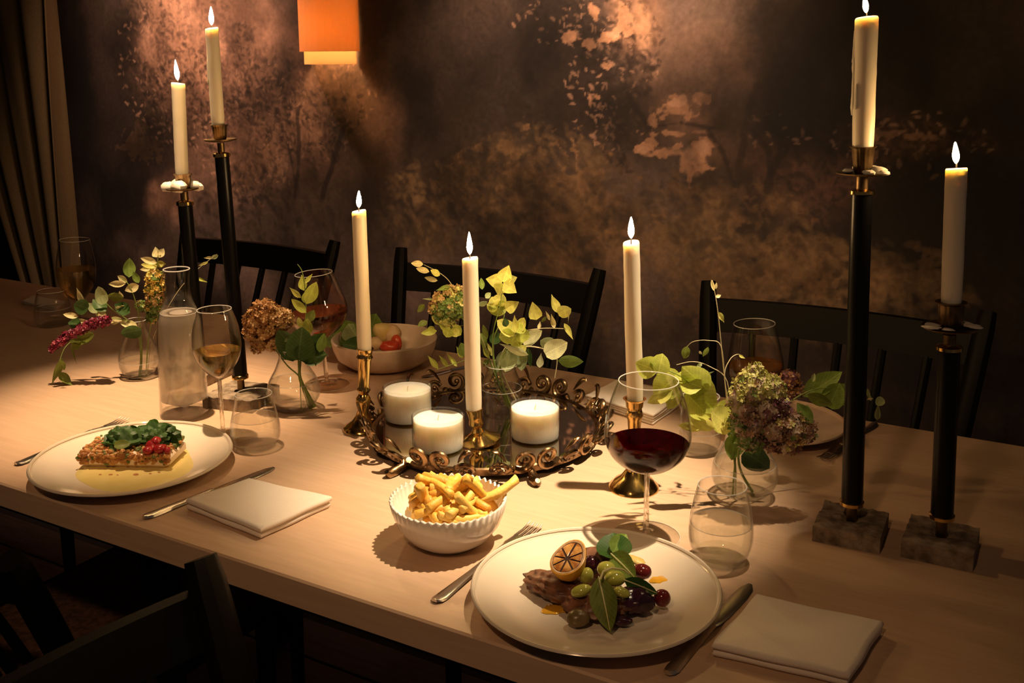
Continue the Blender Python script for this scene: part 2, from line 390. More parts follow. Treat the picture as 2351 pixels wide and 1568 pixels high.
    dabs([(420, 150, 230, 190), (570, 300, 170, 170), (760, 230, 120, 110), (680, 320, 120, 90)], 900, .010, (.44, .25, .165), .65)
    dabs([(1400, 150, 110, 170), (1330, 50, 160, 60), (1390, 250, 70, 70), (2080, 330, 140, 60), (1750, 300, 90, 40)], 300, .010, (.46, .27, .18), .7)
    dabs([(1230, 450, 190, 160), (1640, 540, 200, 130), (1800, 660, 260, 110), (1350, 560, 130, 190), (1000, 480, 150, 90), (2050, 660, 130, 90)], 1800, .024, (.19, .118, .056), .36)
    dabs([(1120, 330, 200, 180), (1250, 520, 220, 160), (1700, 480, 200, 110), (600, 480, 260, 120)], 900, .026, (.035, .026, .022), .4)
    for a in ((1490, 310, 60, 70), (1440, 250, 50, 70), (1700, 260, 80, 60), (1660, 410, 60, 30)): mix(blob(*a, warp=.6) * .7, (.045, .030, .022))
    for a, k in (((1562, 246, 50, 22), .85), ((1602, 228, 26, 14), .45), ((1500, 285, 12, 18), .6), ((1545, 306, 58, 8), .7), ((1600, 303, 40, 5), .45), ((1478, 345, 34, 13), .9), ((1520, 352, 30, 12), .85), ((1500, 332, 16, 14), .6), ((1609, 352, 27, 34), .95), ((1570, 365, 12, 26), .8), ((1584, 402, 9, 22), .9), ((1556, 335, 14, 8), .7), ((1432, 42, 24, 36), .8), ((1405, 85, 30, 12), .9), ((1365, 20, 16, 16), .8), ((1468, 30, 18, 50), .4), ((1315, 85, 26, 12), .7), ((1350, 100, 14, 14), .6), ((1392, 150, 14, 8), .6), ((1370, 220, 12, 12), .7), ((1355, 235, 6, 22), .5), ((2060, 310, 60, 10), .35), ((1990, 345, 20, 36), .4)):
        mix(ragged(*a) * k * (.75 + .5 * n3), np.array((.66, .355, .205)))
    for a in ((1560, 238, 26, 9), (1475, 346, 16, 7), (1612, 345, 14, 18), (1412, 80, 14, 6)): mix(ragged(*a) * .75, (.80, .47, .30))
    for a, k in (((470, 40, 110, 60), .45), ((350, 100, 60, 40), .3), ((520, 130, 40, 90), .4), ((545, 330, 60, 60), .3), ((360, 460, 36, 40), .6), ((420, 420, 60, 30), .35), ((730, 175, 60, 34), .4), ((620, 80, 60, 60), .3)): mix(blob(*a, warp=.6) * k * (.4 + n3), (.56, .31, .21))
    # trunks and branches
    def stroke(pts, w, k=.75, c=(.030, .020, .017)):
        mask = np.zeros_like(X); pp = [q(*p) for p in pts]
        for (ax, az), (bx, bz) in zip(pp[:-1], pp[1:]):
            dx, dz = bx - ax, bz - az; t = np.clip(((X - ax) * dx + (Z - az) * dz) / (dx * dx + dz * dz), 0, 1)
            d = np.hypot(X + (wx - X) * .3 - ax - t * dx, Z + (wz - Z) * .3 - az - t * dz); mask = np.maximum(mask, 1 - sstep(w * .5, w, d))
        mix(mask * k, c)
    stroke([(688, 250), (690, 330), (685, 400), (680, 450)], .012); stroke([(665, 330), (680, 410)], .008); stroke([(792, 300), (765, 380), (742, 450)], .013); stroke([(760, 330), (775, 370)], .008)
    stroke([(1625, 300), (1660, 350), (1682, 430)], .010); stroke([(1735, 200), (1712, 300), (1690, 430)], .013, .6); stroke([(1730, 300), (1765, 350), (1770, 400)], .012); stroke([(1800, 340), (1772, 390), (1760, 440)], .014)
    stroke([(1430, 190), (1462, 250), (1486, 300)], .012, .7); stroke([(1490, 292), (1560, 284), (1640, 292)], .007, .7)
    cl = fbm(X * 2.2 + 5, Z * 2.6, 101, 3); cl2 = fbm(X * 7, Z * 5, 107, 4)
    C *= (.45 + 1.15 * sstep(.25, .75, cl))[..., None] * (.55 + .95 * sstep(.3, .7, cl2))[..., None]
    C *= (.82 + .36 * fbm(X * 80, Z * 80, 91, 2))[..., None]
    C = np.clip(C, 0, 1)
    verts = np.stack([X, np.full_like(X, WY), Z], -1).reshape(-1, 3)
    idx = np.arange(nu * nv).reshape(nv, nu)
    fc = np.stack([idx[:-1, :-1], idx[:-1, 1:], idx[1:, 1:], idx[1:, :-1]], -1).reshape(-1, 4)
    me = bpy.data.meshes.new('wall_back')
    me.vertices.add(len(verts)); me.vertices.foreach_set('co', verts.ravel())
    me.loops.add(fc.size); me.loops.foreach_set('vertex_index', fc.ravel().astype(np.int32))
    me.polygons.add(len(fc)); me.polygons.foreach_set('loop_start', (np.arange(len(fc)) * 4).astype(np.int32))
    me.update(calc_edges=True)
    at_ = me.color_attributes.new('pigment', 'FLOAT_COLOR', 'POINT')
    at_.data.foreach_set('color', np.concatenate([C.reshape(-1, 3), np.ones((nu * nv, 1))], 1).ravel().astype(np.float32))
    mt = mat('painted_mural', rough=.75)
    t, n, l, b = nodes(mt)
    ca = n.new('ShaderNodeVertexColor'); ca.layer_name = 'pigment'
    tc = n.new('ShaderNodeTexCoord'); ns = n.new('ShaderNodeTexNoise'); ns.inputs['Scale'].default_value = 70; ns.inputs['Detail'].default_value = 6
    l.new(tc.outputs['Object'], ns.inputs['Vector'])
    mr = n.new('ShaderNodeMapRange'); mr.inputs['To Min'].default_value = .55; mr.inputs['To Max'].default_value = 1.5; l.new(ns.outputs['Fac'], mr.inputs[0])
    mx = n.new('ShaderNodeMix'); mx.data_type = 'RGBA'; mx.blend_type = 'MULTIPLY'; mx.inputs[0].default_value = .8
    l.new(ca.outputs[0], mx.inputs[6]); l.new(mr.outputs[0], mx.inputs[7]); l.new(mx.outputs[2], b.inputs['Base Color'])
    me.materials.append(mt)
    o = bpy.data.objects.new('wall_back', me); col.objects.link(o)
    tag(o, 'dark wall painted with a dusky woodland mural of trees and warm sky', kind='structure')
mural()
def ident(x=0, y=0, z=0): return Matrix.Translation((x, y, z))
b = MB(); b.box(ident(-4.65, .6, 1.35), .05, 2.6, 1.35)
tag(b.build('wall_left', mat('dark_plaster', (.03, .022, .017), .8), smooth=False), 'dark plain end wall behind the curtain', kind='structure')
b = MB(); b.box(ident(-1.7, .6, 2.75), 3.0, 2.6, .05)
tag(b.build('ceiling', mat('dark_ceiling', (.05, .04, .035), .8), smooth=False), 'dark ceiling', kind='structure')
b = MB(); b.box(ident(-1.7, .6, -.06), 3.0, 2.6, .05)
fl = b.build('floor', mat('floor_screed', (.02, .016, .014), .8), smooth=False); tag(fl, 'dark timber floor', kind='structure')
fm = [mottle(mat('floorboard_%s' % q, rough=.55), c, tuple(v * 1.6 for v in c), scale=6, stretch=(1.5, 14, 1), bump=.05) for q, c in (('brown', (.085, .055, .038)), ('grey', (.10, .072, .052)), ('umber', (.06, .040, .030)))]
rnd = random.Random(5)
for j in range(19):
    y = -.62 + j * .128; x = -3.3 + rnd.uniform(-.5, 0)
    while x < .6:
        L = rnd.uniform(.8, 1.5); b = MB(); b.box(ident(x + L / 2, y, -.001), L / 2 - .002, .0615, .011, .002)
        b.build('floorboard', fm[rnd.randrange(3)], fl, smooth=False); x += L

# curtain: heavy olive drape gathered towards the foot
b = MB()
def curt(u, v):
    yy = -160 + v * 1150; x = (134 + .064 * yy) * u + (-150 + .33 * yy) * (1 - u)
    p = onY(x, yy, 2.44); w = sin(u * 2 * pi * 4.6 + .8 * sin(3 * v)) * .045 + sin(u * 2 * pi * 10.3 + 2) * .010
    p.y += w * (1 - .25 * v); p.x += .02 * cos(u * 2 * pi * 4.6); return p
b.grid(curt, 150, 40)
cu = b.build('curtain', mottle(mat('olive_drape', rough=.9), (.13, .088, .036), (.17, .115, .05), scale=300, detail=2, bump=.1), origin=onY(60, 900, 2.44), ang=0)
tag(cu, 'heavy olive brown curtain hanging in folds beside the mural', 'curtain')
sm = cu.modifiers.new('thickness', 'SOLIDIFY'); sm.thickness = .004

# wall lamp: two nested fabric half drums
pc = onY(756, 60, WY - .02)
def shade_mat(name, c, e, st):
    mt = mat(name, c, .8); t, n, l, bb = nodes(mt)
    ts = n.new('ShaderNodeBsdfTranslucent'); ts.inputs[0].default_value = (*c, 1)
    mx = n.new('ShaderNodeMixShader'); mx.inputs[0].default_value = .6; l.new(bb.outputs[0], mx.inputs[1]); l.new(ts.outputs[0], mx.inputs[2])
    em = n.new('ShaderNodeEmission'); em.inputs[0].default_value = (*e, 1); em.inputs[1].default_value = st
    ad = n.new('ShaderNodeAddShader'); l.new(mx.outputs[0], ad.inputs[0]); l.new(em.outputs[0], ad.inputs[1]); l.new(ad.outputs[0], n['Material Output'].inputs[0]); return mt
lampc = Vector((pc.x, WY, 0))
zo, zi = onY(757, 118, WY - .10).z, onY(757, 148, WY - .09).z
wl = thing('wall_lamp', 'glowing orange wall lamp with two nested fabric drum shades on the mural', 'lamp', (lampc.x, WY, zo))
mmpx = dep(onY(757, 60, WY - .08)) / F
for nm, r, z0, z1, mt in (('outer_shade', 79 * mmpx, zo, zo + .34, shade_mat('amber_fabric', (.86, .64, .38), (1, .40, .10), .03)), ('inner_shade', 69 * mmpx, zi, zo + .30, shade_mat('peach_fabric', (.88, .68, .44), (1, .46, .16), .05))):
    b = MB(); arc = (pi, 2 * pi)
    b.lathe([(z0, r), (z1, r), (z1, r - .003), (z0, r - .003)], Vector((lampc.x, WY - .004, 0)), n=14 if nm == 'outer_shade' else 24, arc=arc, closed=True)
    o = b.build(nm, mt, wl, ang=8)
    if nm == 'inner_shade': lab(o, 'paler inner fabric drum showing below the outer one')
b = MB(); b.box(ident(lampc.x, WY - .012, zo + .16), .04, .012, .07, .004); b.build('back_plate', M['brass_dark'], wl)
pl = bpy.data.lights.new('lamp_bulb', 'POINT'); pl.energy = 4.2; pl.color = (1, .60, .27); pl.shadow_soft_size = .03
po = bpy.data.objects.new('lamp_bulb', pl); col.objects.link(po); po.location = (lampc.x, WY - .045, zo + .075)

# ---------------------------------------------------------------- dining table
NY, FY = .870, 1.773
tb = thing('dining_table', 'long pale oak dining table laid for dinner', 'table', (-1.2, (NY + FY) / 2, 0))
b = MB(); b.box(ident(-1.2, (NY + FY) / 2, TZ - .020), 2.2, (FY - NY) / 2, .020, .0025); b.build('tabletop', M['wood'], tb, ang=20)
for sy in (NY + .10, FY - .10):
    b = MB(); b.box(ident(-1.2, sy, TZ - .075), 2.0, .012, .035, .002); b.build('apron', M['dark_wood'], tb)
for ly, lxs in ((NY + .13, (-2.9, -1.215, .62)), (FY - .13, (-2.9, -1.59, .62))):
    for lx in lxs:
        b = MB(); b.box(ident(lx, ly, (TZ - .04) / 2 + .005), .022, .022, (TZ - .04) / 2 - .005, .004); lab(b.build('leg', M['dark_wood'], tb), 'black table leg')

# ---------------------------------------------------------------- chairs
def chair(name, label, group, origin, ang, sx=1.0, ln=.30, th=1.0, zs=1.0):
    """origin: middle of the chair back at floor level; local +y is the way the sitter faces"""
    t = thing(name, label, 'chair', origin, group)
    R = Matrix.Rotation(ang, 3, 'Z'); O = Vector(origin)
    g = lambda x, y, z: O + R @ Vector((x * sx, y, z * zs))
    MT = lambda x, y, z: Matrix.Translation(g(x, y, z)) @ R.to_4x4()
    lean = lambda z: -ln * max(0, z - .46) ** 1.15 + .02
    spl = lambda z: .215 + .12 * max(0, z - .46)
    top = .90
    for s in (-1, 1):
        b = MB(); b.tube([g(s * spl(z), lean(z) - .03 * max(0, .46 - z), z) for z in (0, .2, .4, .5, .6, .7, .8, .87, top)], [q * th for q in (.014, .017, .019, .021, .021, .021, .021, .020, .017)], n=10, flat=.85)
        b.build('back_post', M['dark_wood'], t)
        b = MB(); b.tube([g(s * .20, .41, z) for z in (0, .2, .44)], [.013, .016, .018], n=10); b.build('leg', M['dark_wood'], t)
        b = MB(); b.tube([g(s * .205, .0, .22), g(s * .20, .41, .22)], .010, n=8); b.build('stretcher', M['dark_wood'], t)
    b = MB()
    def rail(u, v):
        x = (u * 2 - 1) * spl(.83); z = .800 + .064 * v; return g(x, lean(z) - .035 * (1 - (u * 2 - 1) ** 2), z)
    def rail2(u, v):
        x = (u * 2 - 1) * spl(.83); z = .800 + .064 * v; return g(x, lean(z) - .035 * (1 - (u * 2 - 1) ** 2) - .017, z)
    n = 14; k = 4
    b.grid(rail, n, k); b.grid(rail2, n, k)
    N = n * k
    b.f += [(i, i + 1, N + i + 1, N + i) for i in range(n - 1)] + [(N - n + i, N + N - n + i, N + N - n + i + 1, N - n + i + 1) for i in range(n - 1)]; b.m = [0] * len(b.f)
    b.build('top_rail', M['dark_wood'], t, ang=30)
    for i in range(5):
        u = (i + 1) / 6; b = MB(); pts = []
        for z in (.47, .6, .7, .8):
            x = (u * 2 - 1) * spl(z); pts.append(g(x, lean(z) - .035 * (1 - (u * 2 - 1) ** 2) * (z - .47) / .33 - .008, z))
        b.tube(pts, .0085, n=8); b.build('spindle', M['dark_wood'], t)
    b = MB(); b.box(MT(0, .20, .452), .225 * sx, .235, .016, .006); sf = b.build('seat_frame', M['dark_wood'], t)
    b = MB(); b.box(MT(0, .20, .472), .20 * sx, .20, .008, .006); lab(b.build('seat', M['seat'], sf), 'brown woven seat')
    return t
CY = 1.92
for nm, xl, xr in (('black wooden spindle-back chair across the table behind the left pair of tall candles', -2.035, -1.696), ('black wooden spindle-back chair across the table behind the middle flowers', -1.486, -.945), ('black wooden spindle-back chair across the table behind the right pair of tall candles', -.695, -.16)):
    if xl < -2: xl = xr - .54
    c = (xl + xr) / 2; w = (xr - xl)
    chair('dining_chair', nm, 'black chairs along the far side', (c, CY, 0), pi, sx=w / (2 * .268))

# foreground chairs, turned sideways to the table
chair('dining_chair', 'black chair on the near side, turned sideways with its post tip at the table edge', None, (-.725, .505, -.008), -pi / 2, 1.0, .42, 1.3, .895)
chair('dining_chair', 'low black chair at the lower left corner, mostly cut off by the frame', None, (-1.50, .89, -.008), 0, 1.0, .36, 1.2, .79)

# ---------------------------------------------------------------- plates and bowls
def plate(name, label, cat, px, hw, zr, mt, foot=.6):
    C = P(px[0], px[1], TZ + zr); C0 = Vector((C.x, C.y, TZ)); R = hw * dep(C) / F
    t = thing(name, label, cat, C0)
    b = MB()
    b.lathe([(0.0, R * .02), (0.0, R * foot), (.002, R * (foot + .02)), (.004, R * (foot + .03)), (zr * .55, R * .86), (zr * .93, R * .99), (zr, R), (zr + .0012, R * .992), (zr + .0004, R * .975), (zr - .003, R * .955)], C0, n=72)
    b.lathe([(zr - .003, R * .955), (zr * .45 + .003, R * .80), (.0075, R * .68), (.0062, R * .55), (.006, R * .02)], C0, n=72, cap1=True)
    b.build('body', mt, t)
    b = MB(); b.lathe([(zr + .0012, R * .998), (zr + .0026, R * .988), (zr + .0022, R * .974), (zr + .0002, R * .966), (zr - .001, R * .985)], C0, n=72, closed=True); b.build('rim', mt, t)
    return t, C0, R
pl1, PC1, PR1 = plate('dinner_plate', 'large white plate in front holding the steak, grapes and charred lemon', 'plate', (1367, 1343), 287, .024, M['china'])
pl2, PC2, PR2 = plate('dinner_plate', 'white plate at the left holding the crusted fish in yellow sauce', 'plate', (305, 1046), 222, .022, M['china'])
pl3, PC3, PR3 = plate('side_plate', 'empty pale plate at the far side behind the dried hydrangea', 'plate', (1786, 965), 152, .018, M['china_tan'])
# stoneware salad bowl
BA = Axis(884, 838)
bw = thing('salad_bowl', 'wide beige stoneware bowl of leaf salad at the far side', 'bowl', BA.C)
pr = BA.prof([(838, 62), (832, 84), (815, 108), (795, 117), (776, 121)])
b = MB(); b.lathe([(0, .005), (0, pr[0][1])] + pr[1:] + [(pr[-1][0] + .003, pr[-1][1] - .003), (pr[-1][0], pr[-1][1] - .006), (pr[3][0], pr[3][1] - .008), (pr[2][0] + .003, pr[2][1] - .012), (.012, pr[0][1]), (.009, .005)], BA.C, n=64, cap0=True, cap1=True); b.build('body', M['china_tan'], bw)
# scalloped chip bowl
FB = Axis(1031, 1242)
fb = thing('scalloped_bowl', 'white china bowl with beaded scalloped rim full of chips', 'bowl', FB.C)
pr = FB.prof([(1242, 62), (1238, 72), (1222, 96), (1195, 118), (1165, 130), (1145, 134)])
RT = pr[-1][0]; RR = pr[-1][1]
def sc(r, t, a):
    k = max(0, (t - RT * .86) / (RT * .14)); q = cos(a * 48); return r + .0011 * q * k, t + .0013 * q * k
b = MB(); b.lathe([(0, .004), (0, pr[0][1])] + pr[1:] + [(RT + .0015, RR - .001), (RT + .001, RR - .0035), (RT * .85, RR - .005), (pr[3][0], pr[3][1] - .005), (pr[2][0] + .002, pr[2][1] - .007), (.008, pr[0][1]), (.006, .004)], FB.C, n=288, mod=sc, cap0=True, cap1=True)
b.build('body', M['china_white'], fb, ang=60)

# chips
chipm = [mottle(mat('chip_%s' % q, rough=.45, Subsurface_Weight=.15, Subsurface_Radius=(.006, .003, .001), Subsurface_Scale=.4), tuple(v * .82 for v in c), c, scale=60, bump=.25, bscale=300) for q, c in (('golden', (.86, .50, .085)), ('pale', (.92, .60, .14)), ('brown', (.76, .38, .06)))]
rnd = random.Random(8)
protos = []
for k in range(6):
    L = (.070, .060, .078, .052, .066, .046)[k]; bend = (.005, -.004, .007, .0, -.006, .003)[k]
    n = 7; h = (.0052, .0058, .0050, .0060, .0054, .0058)[k]; b = MB(); vs = []; fs = []
    sec = [(-1, -.55), (-.55, -1), (.55, -1), (1, -.55), (1, .55), (.55, 1), (-.55, 1), (-1, .55)]
    tw = rnd.uniform(-.3, .3)
    for i in range(n + 2):
        u = 0 if i == 0 else 1 if i == n + 1 else (i - 1) / (n - 1) * .97 + .015
        s_ = .62 if i in (0, n + 1) else 1 + rnd.uniform(-.08, .08); a_ = tw * (u - .5)
        for y, z in sec: vs.append(((u - .5) * L, (y * cos(a_) - z * sin(a_)) * h * s_ + bend * sin(pi * u), (y * sin(a_) + z * cos(a_)) * h * .95 * s_))
    for i in range(n + 1):
        for j in range(8): fs.append((i * 8 + j, i * 8 + (j + 1) % 8, i * 8 + 8 + (j + 1) % 8, i * 8 + 8 + j))
    fs.append(tuple(range(8))[::-1]); fs.append(tuple((n + 1) * 8 + j for j in range(8)))
    me = bpy.data.meshes.new('chip'); me.from_pydata(vs, [], fs); me.materials.append(chipm[k % 3]); me.polygons.foreach_set('use_smooth', [True] * len(fs)); protos.append(me)
def chip(p, d, roll, k, label=None, group='chips in the scalloped bowl'):
    if label is None:
        q = Vector(p) - FB.C; h_, f_ = q.dot(HR), q.dot(HF)
        label = '%s potato chip in the %s of the heap, %s' % (('golden', 'pale', 'browner')[k % 3], 'middle' if max(abs(h_), abs(f_)) < .016 else ('left' if h_ < -.012 else 'right' if h_ > .012 else 'centre') + (' front' if f_ < 0 else ' back'), ('lying crosswise on top' if abs(Vector(d).normalized().dot(HR)) > .7 else 'lying lengthwise on top') if q.z > RT + .002 else 'down at the rim' if q.z > RT - .009 else 'underneath')
    o = bpy.data.objects.new('potato_chip', protos[k % 6]); col.objects.link(o)
    q = Vector(d).normalized().to_track_quat('X', 'Z').to_matrix().to_4x4() @ Matrix.Rotation(roll, 4, 'X'); q.translation = p; o.matrix_world = q
    tag(o, label, 'chip', group)
for lay, (num, rr, z0) in enumerate(((13, .046, RT - .016), (15, .044, RT - .004), (12, .032, RT + .007), (6, .016, RT + .017))):
    for i in range(num):
        a = 2 * pi * i / num + rnd.uniform(-.3, .3); r = rr * (rnd.uniform(.35, 1) if lay < 3 else rnd.uniform(.1, 1))
        p = FB.C + Vector((cos(a) * r, sin(a) * r, z0 + rnd.uniform(-.002, .003)))
        th = rnd.uniform(0, pi); d = Vector((cos(th), sin(th), rnd.uniform(-.35, .35)))
        if r > .03:
            d = Vector((-sin(a + rnd.uniform(-.6, .6)), cos(a + rnd.uniform(-.6, .6)), rnd.uniform(-.25, .35)))
        chip(p, d, rnd.uniform(0, 1.5), rnd.randrange(6))
# the chips that stand out on top of the heap
for (x0, y0), (x1, y1), k, d0, t_ in (((1000, 1195), (1075, 1100), 2, -.028, 'long chip lying diagonally across the top of the heap'), ((985, 1110), (1022, 1128), 0, .005, 'chip poking out at the back left of the heap'), ((1110, 1140), (1166, 1110), 4, .0, 'chip sticking out over the right rim of the bowl'),
                              ((967, 1128), (975, 1165), 3, -.02, 'short upright chip at the left of the heap'), ((1062, 1150), (1095, 1182), 1, -.03, 'chip sloping down to the right at the front of the heap'), ((1020, 1190), (1062, 1150), 4, -.034, 'chip beside the long diagonal one, in front of it'), ((1085, 1115), (1120, 1150), 0, -.015, 'curved chip sloping down on the right of the heap')):
    A_, B_ = at(x0, y0, FB.C, d0), at(x1, y1, FB.C, d0 + .012); chip((A_ + B_) / 2, B_ - A_, .4, k, t_)

by = {}
for o in col.objects:
    if o.get('category') == 'chip': by.setdefault(o['label'], []).append(o)
for k, lst in by.items():
    lst.sort(key=lambda o: (o.matrix_world.translation - CAM).dot(HR) if o.location.length else 0)
    nm = {2: ('left one', 'right one'), 3: ('left one', 'middle one', 'right one'), 4: ('far left', 'inner left', 'inner right', 'far right')}.get(len(lst))
    if nm:
        for o, q in zip(lst, nm): o['label'] = o['label'].replace(' potato', '') + ', ' + q
# ---------------------------------------------------------------- candles and candlesticks
def candle(label, base, top, hwb, hwt, flame_px, C, A, group=None, drips=0):
    """wax taper from pixel base to pixel top on the upright plane through C"""
    p0 = at(*base, C); p1 = at(*top, C); ax = (p1 - p0).normalized(); L = (p1 - p0).length
    r0 = hwb * dep(p0) / F; r1 = hwt * dep(p1) / F
    t = thing('taper_candle', label, 'candle', p0, group)
    rnd = random.Random(int(base[0]))
    b = MB(); k = 14; pf = [(0, r0 * .96)]
    for i in range(1, k): pf.append((L * i / k, (r0 + (r1 - r0) * i / k) * (1 + .018 * rnd.uniform(-1, 1))))
    pf += [(L - .002, r1), (L, r1 * .93), (L - .0012, r1 * .7), (L - .003, r1 * .3), (L - .003, r1 * .05)]
    ph = rnd.uniform(0, 6)
    b.lathe(pf, p0, ax, n=28, cap0=True, cap1=True, mod=lambda r, tt, a: (r * (1 + .02 * sin(3 * a + ph) * sin(tt * 40)), tt + (.0016 * sin(a + ph) if tt > L * .9 else 0)))
    wx_ = b.build('wax', M['wax'], t, ang=60)
    u, w, _ = frame(ax)
    for i in range(drips):
        a = rnd.uniform(2.4, 4.2); h0 = rnd.uniform(.45, .97) * L; ln = rnd.uniform(.15, .4) * L
        b = MB(); pts = [p0 + ax * (h0 - ln * j / 6) + (u * cos(a) + w * sin(a)) * (r1 * 1.0) for j in range(7)]
        b.tube(pts, [.0008, .0013, .0016, .0016, .0018, .0024, .0012], n=8); b.build('wax_drip', M['wax'], wx_)
    tip = at(*flame_px, C); fb_ = p1 - ax * .0005; fh = (tip - fb_).length; fd = (tip - fb_).normalized()
    b = MB(); b.tube([p1 - ax * .003, p1 + ax * .004, p1 + ax * .008 + fd * .001], [.0011, .001, .0007], n=6); wk = b.build('wick', M['wick'], t)
    b = MB(); fr = min(fh * .125, .0046); s0 = .0062
    b.lathe([(s0, fr * .15), (s0 + fh * .08, fr * .62), (s0 + fh * .18, fr * .92), (s0 + fh * .28, fr), (s0 + fh * .42, fr * .88), (s0 + fh * .58, fr * .62), (s0 + fh * .74, fr * .34), (fh * .99, fr * .06)], fb_, fd, n=12, cap0=True, cap1=True)
    lab(b.build('flame', M['flame'], wk), 'bright yellow flame')
    return t
def brass_stick(label, base, z, top, pf, cbase, ctop, hw, flame, clabel):
    X = Axis(base[0], base[1], z, *top)
    t = thing('candlestick', label, 'candlestick', X.C, 'brass candlesticks')
    prf = X.prof(pf)
    nb = next(i for i, q in enumerate(pf) if q[1] < 20)
    b = MB(); b.lathe([(0, prf[0][1])] + prf[:nb + 1], X.C, X.A, n=40, cap0=True, cap1=True); b.build('foot', M['brass'], t, ang=50)
    ns = len(prf) - 4
    b = MB(); b.lathe(prf[nb:ns + 1], X.C, X.A, n=32, cap0=True, cap1=True); b.build('stem', M['brass'], t, ang=50)
    b = MB(); last = prf[-1]
    b.lathe(prf[ns:] + [(last[0], last[1] * .8), (last[0] - .012, last[1] * .72), (last[0] - .012, .001)], X.C, X.A, n=32, cap0=True, cap1=True); b.build('socket', M['brass'], t, ang=50)
    candle(clabel, cbase, ctop, hw, hw, flame, X.C, X.A, 'tapers in the brass candlesticks')
MZ = TZ + .017
brass_stick('slim brass candlestick standing left of the mirror tray', (832, 987), TZ, (838, 800), [(987, 44), (981, 43), (975, 34), (966, 24), (955, 17), (940, 11), (925, 17), (914, 17), (904, 10), (894, 16), (886, 12), (850, 14), (826, 15), (820, 19), (814, 16), (803, 18), (800, 20)], (837, 803), (824, 484), 16.5, (824, 437), 'lit ivory taper in the brass candlestick left of the tray')
brass_stick('short brass candlestick standing on the mirror tray', (1100, 1012), MZ, (1088, 936), [(1012, 50), (1008, 50), (1003, 40), (997, 26), (990, 15), (982, 11), (972, 18), (962, 15), (955, 16), (948, 17), (942, 19), (938, 21)], (1088, 939), (1079, 592), 18.5, (1077, 532), 'lit ivory taper standing on the mirror tray')
brass_stick('brass candlestick with a broad foot behind the red wine glass', (1455, 1120), TZ, (1457, 915), [(1120, 58), (1114, 57), (1108, 49), (1102, 45), (1093, 30), (1078, 19), (1060, 14), (1010, 13), (975, 15), (962, 16), (952, 20), (940, 17), (928, 17), (920, 21), (915, 27)], (1458, 919), (1449, 556), 19, (1449, 497), 'lit ivory taper behind the red wine glass')

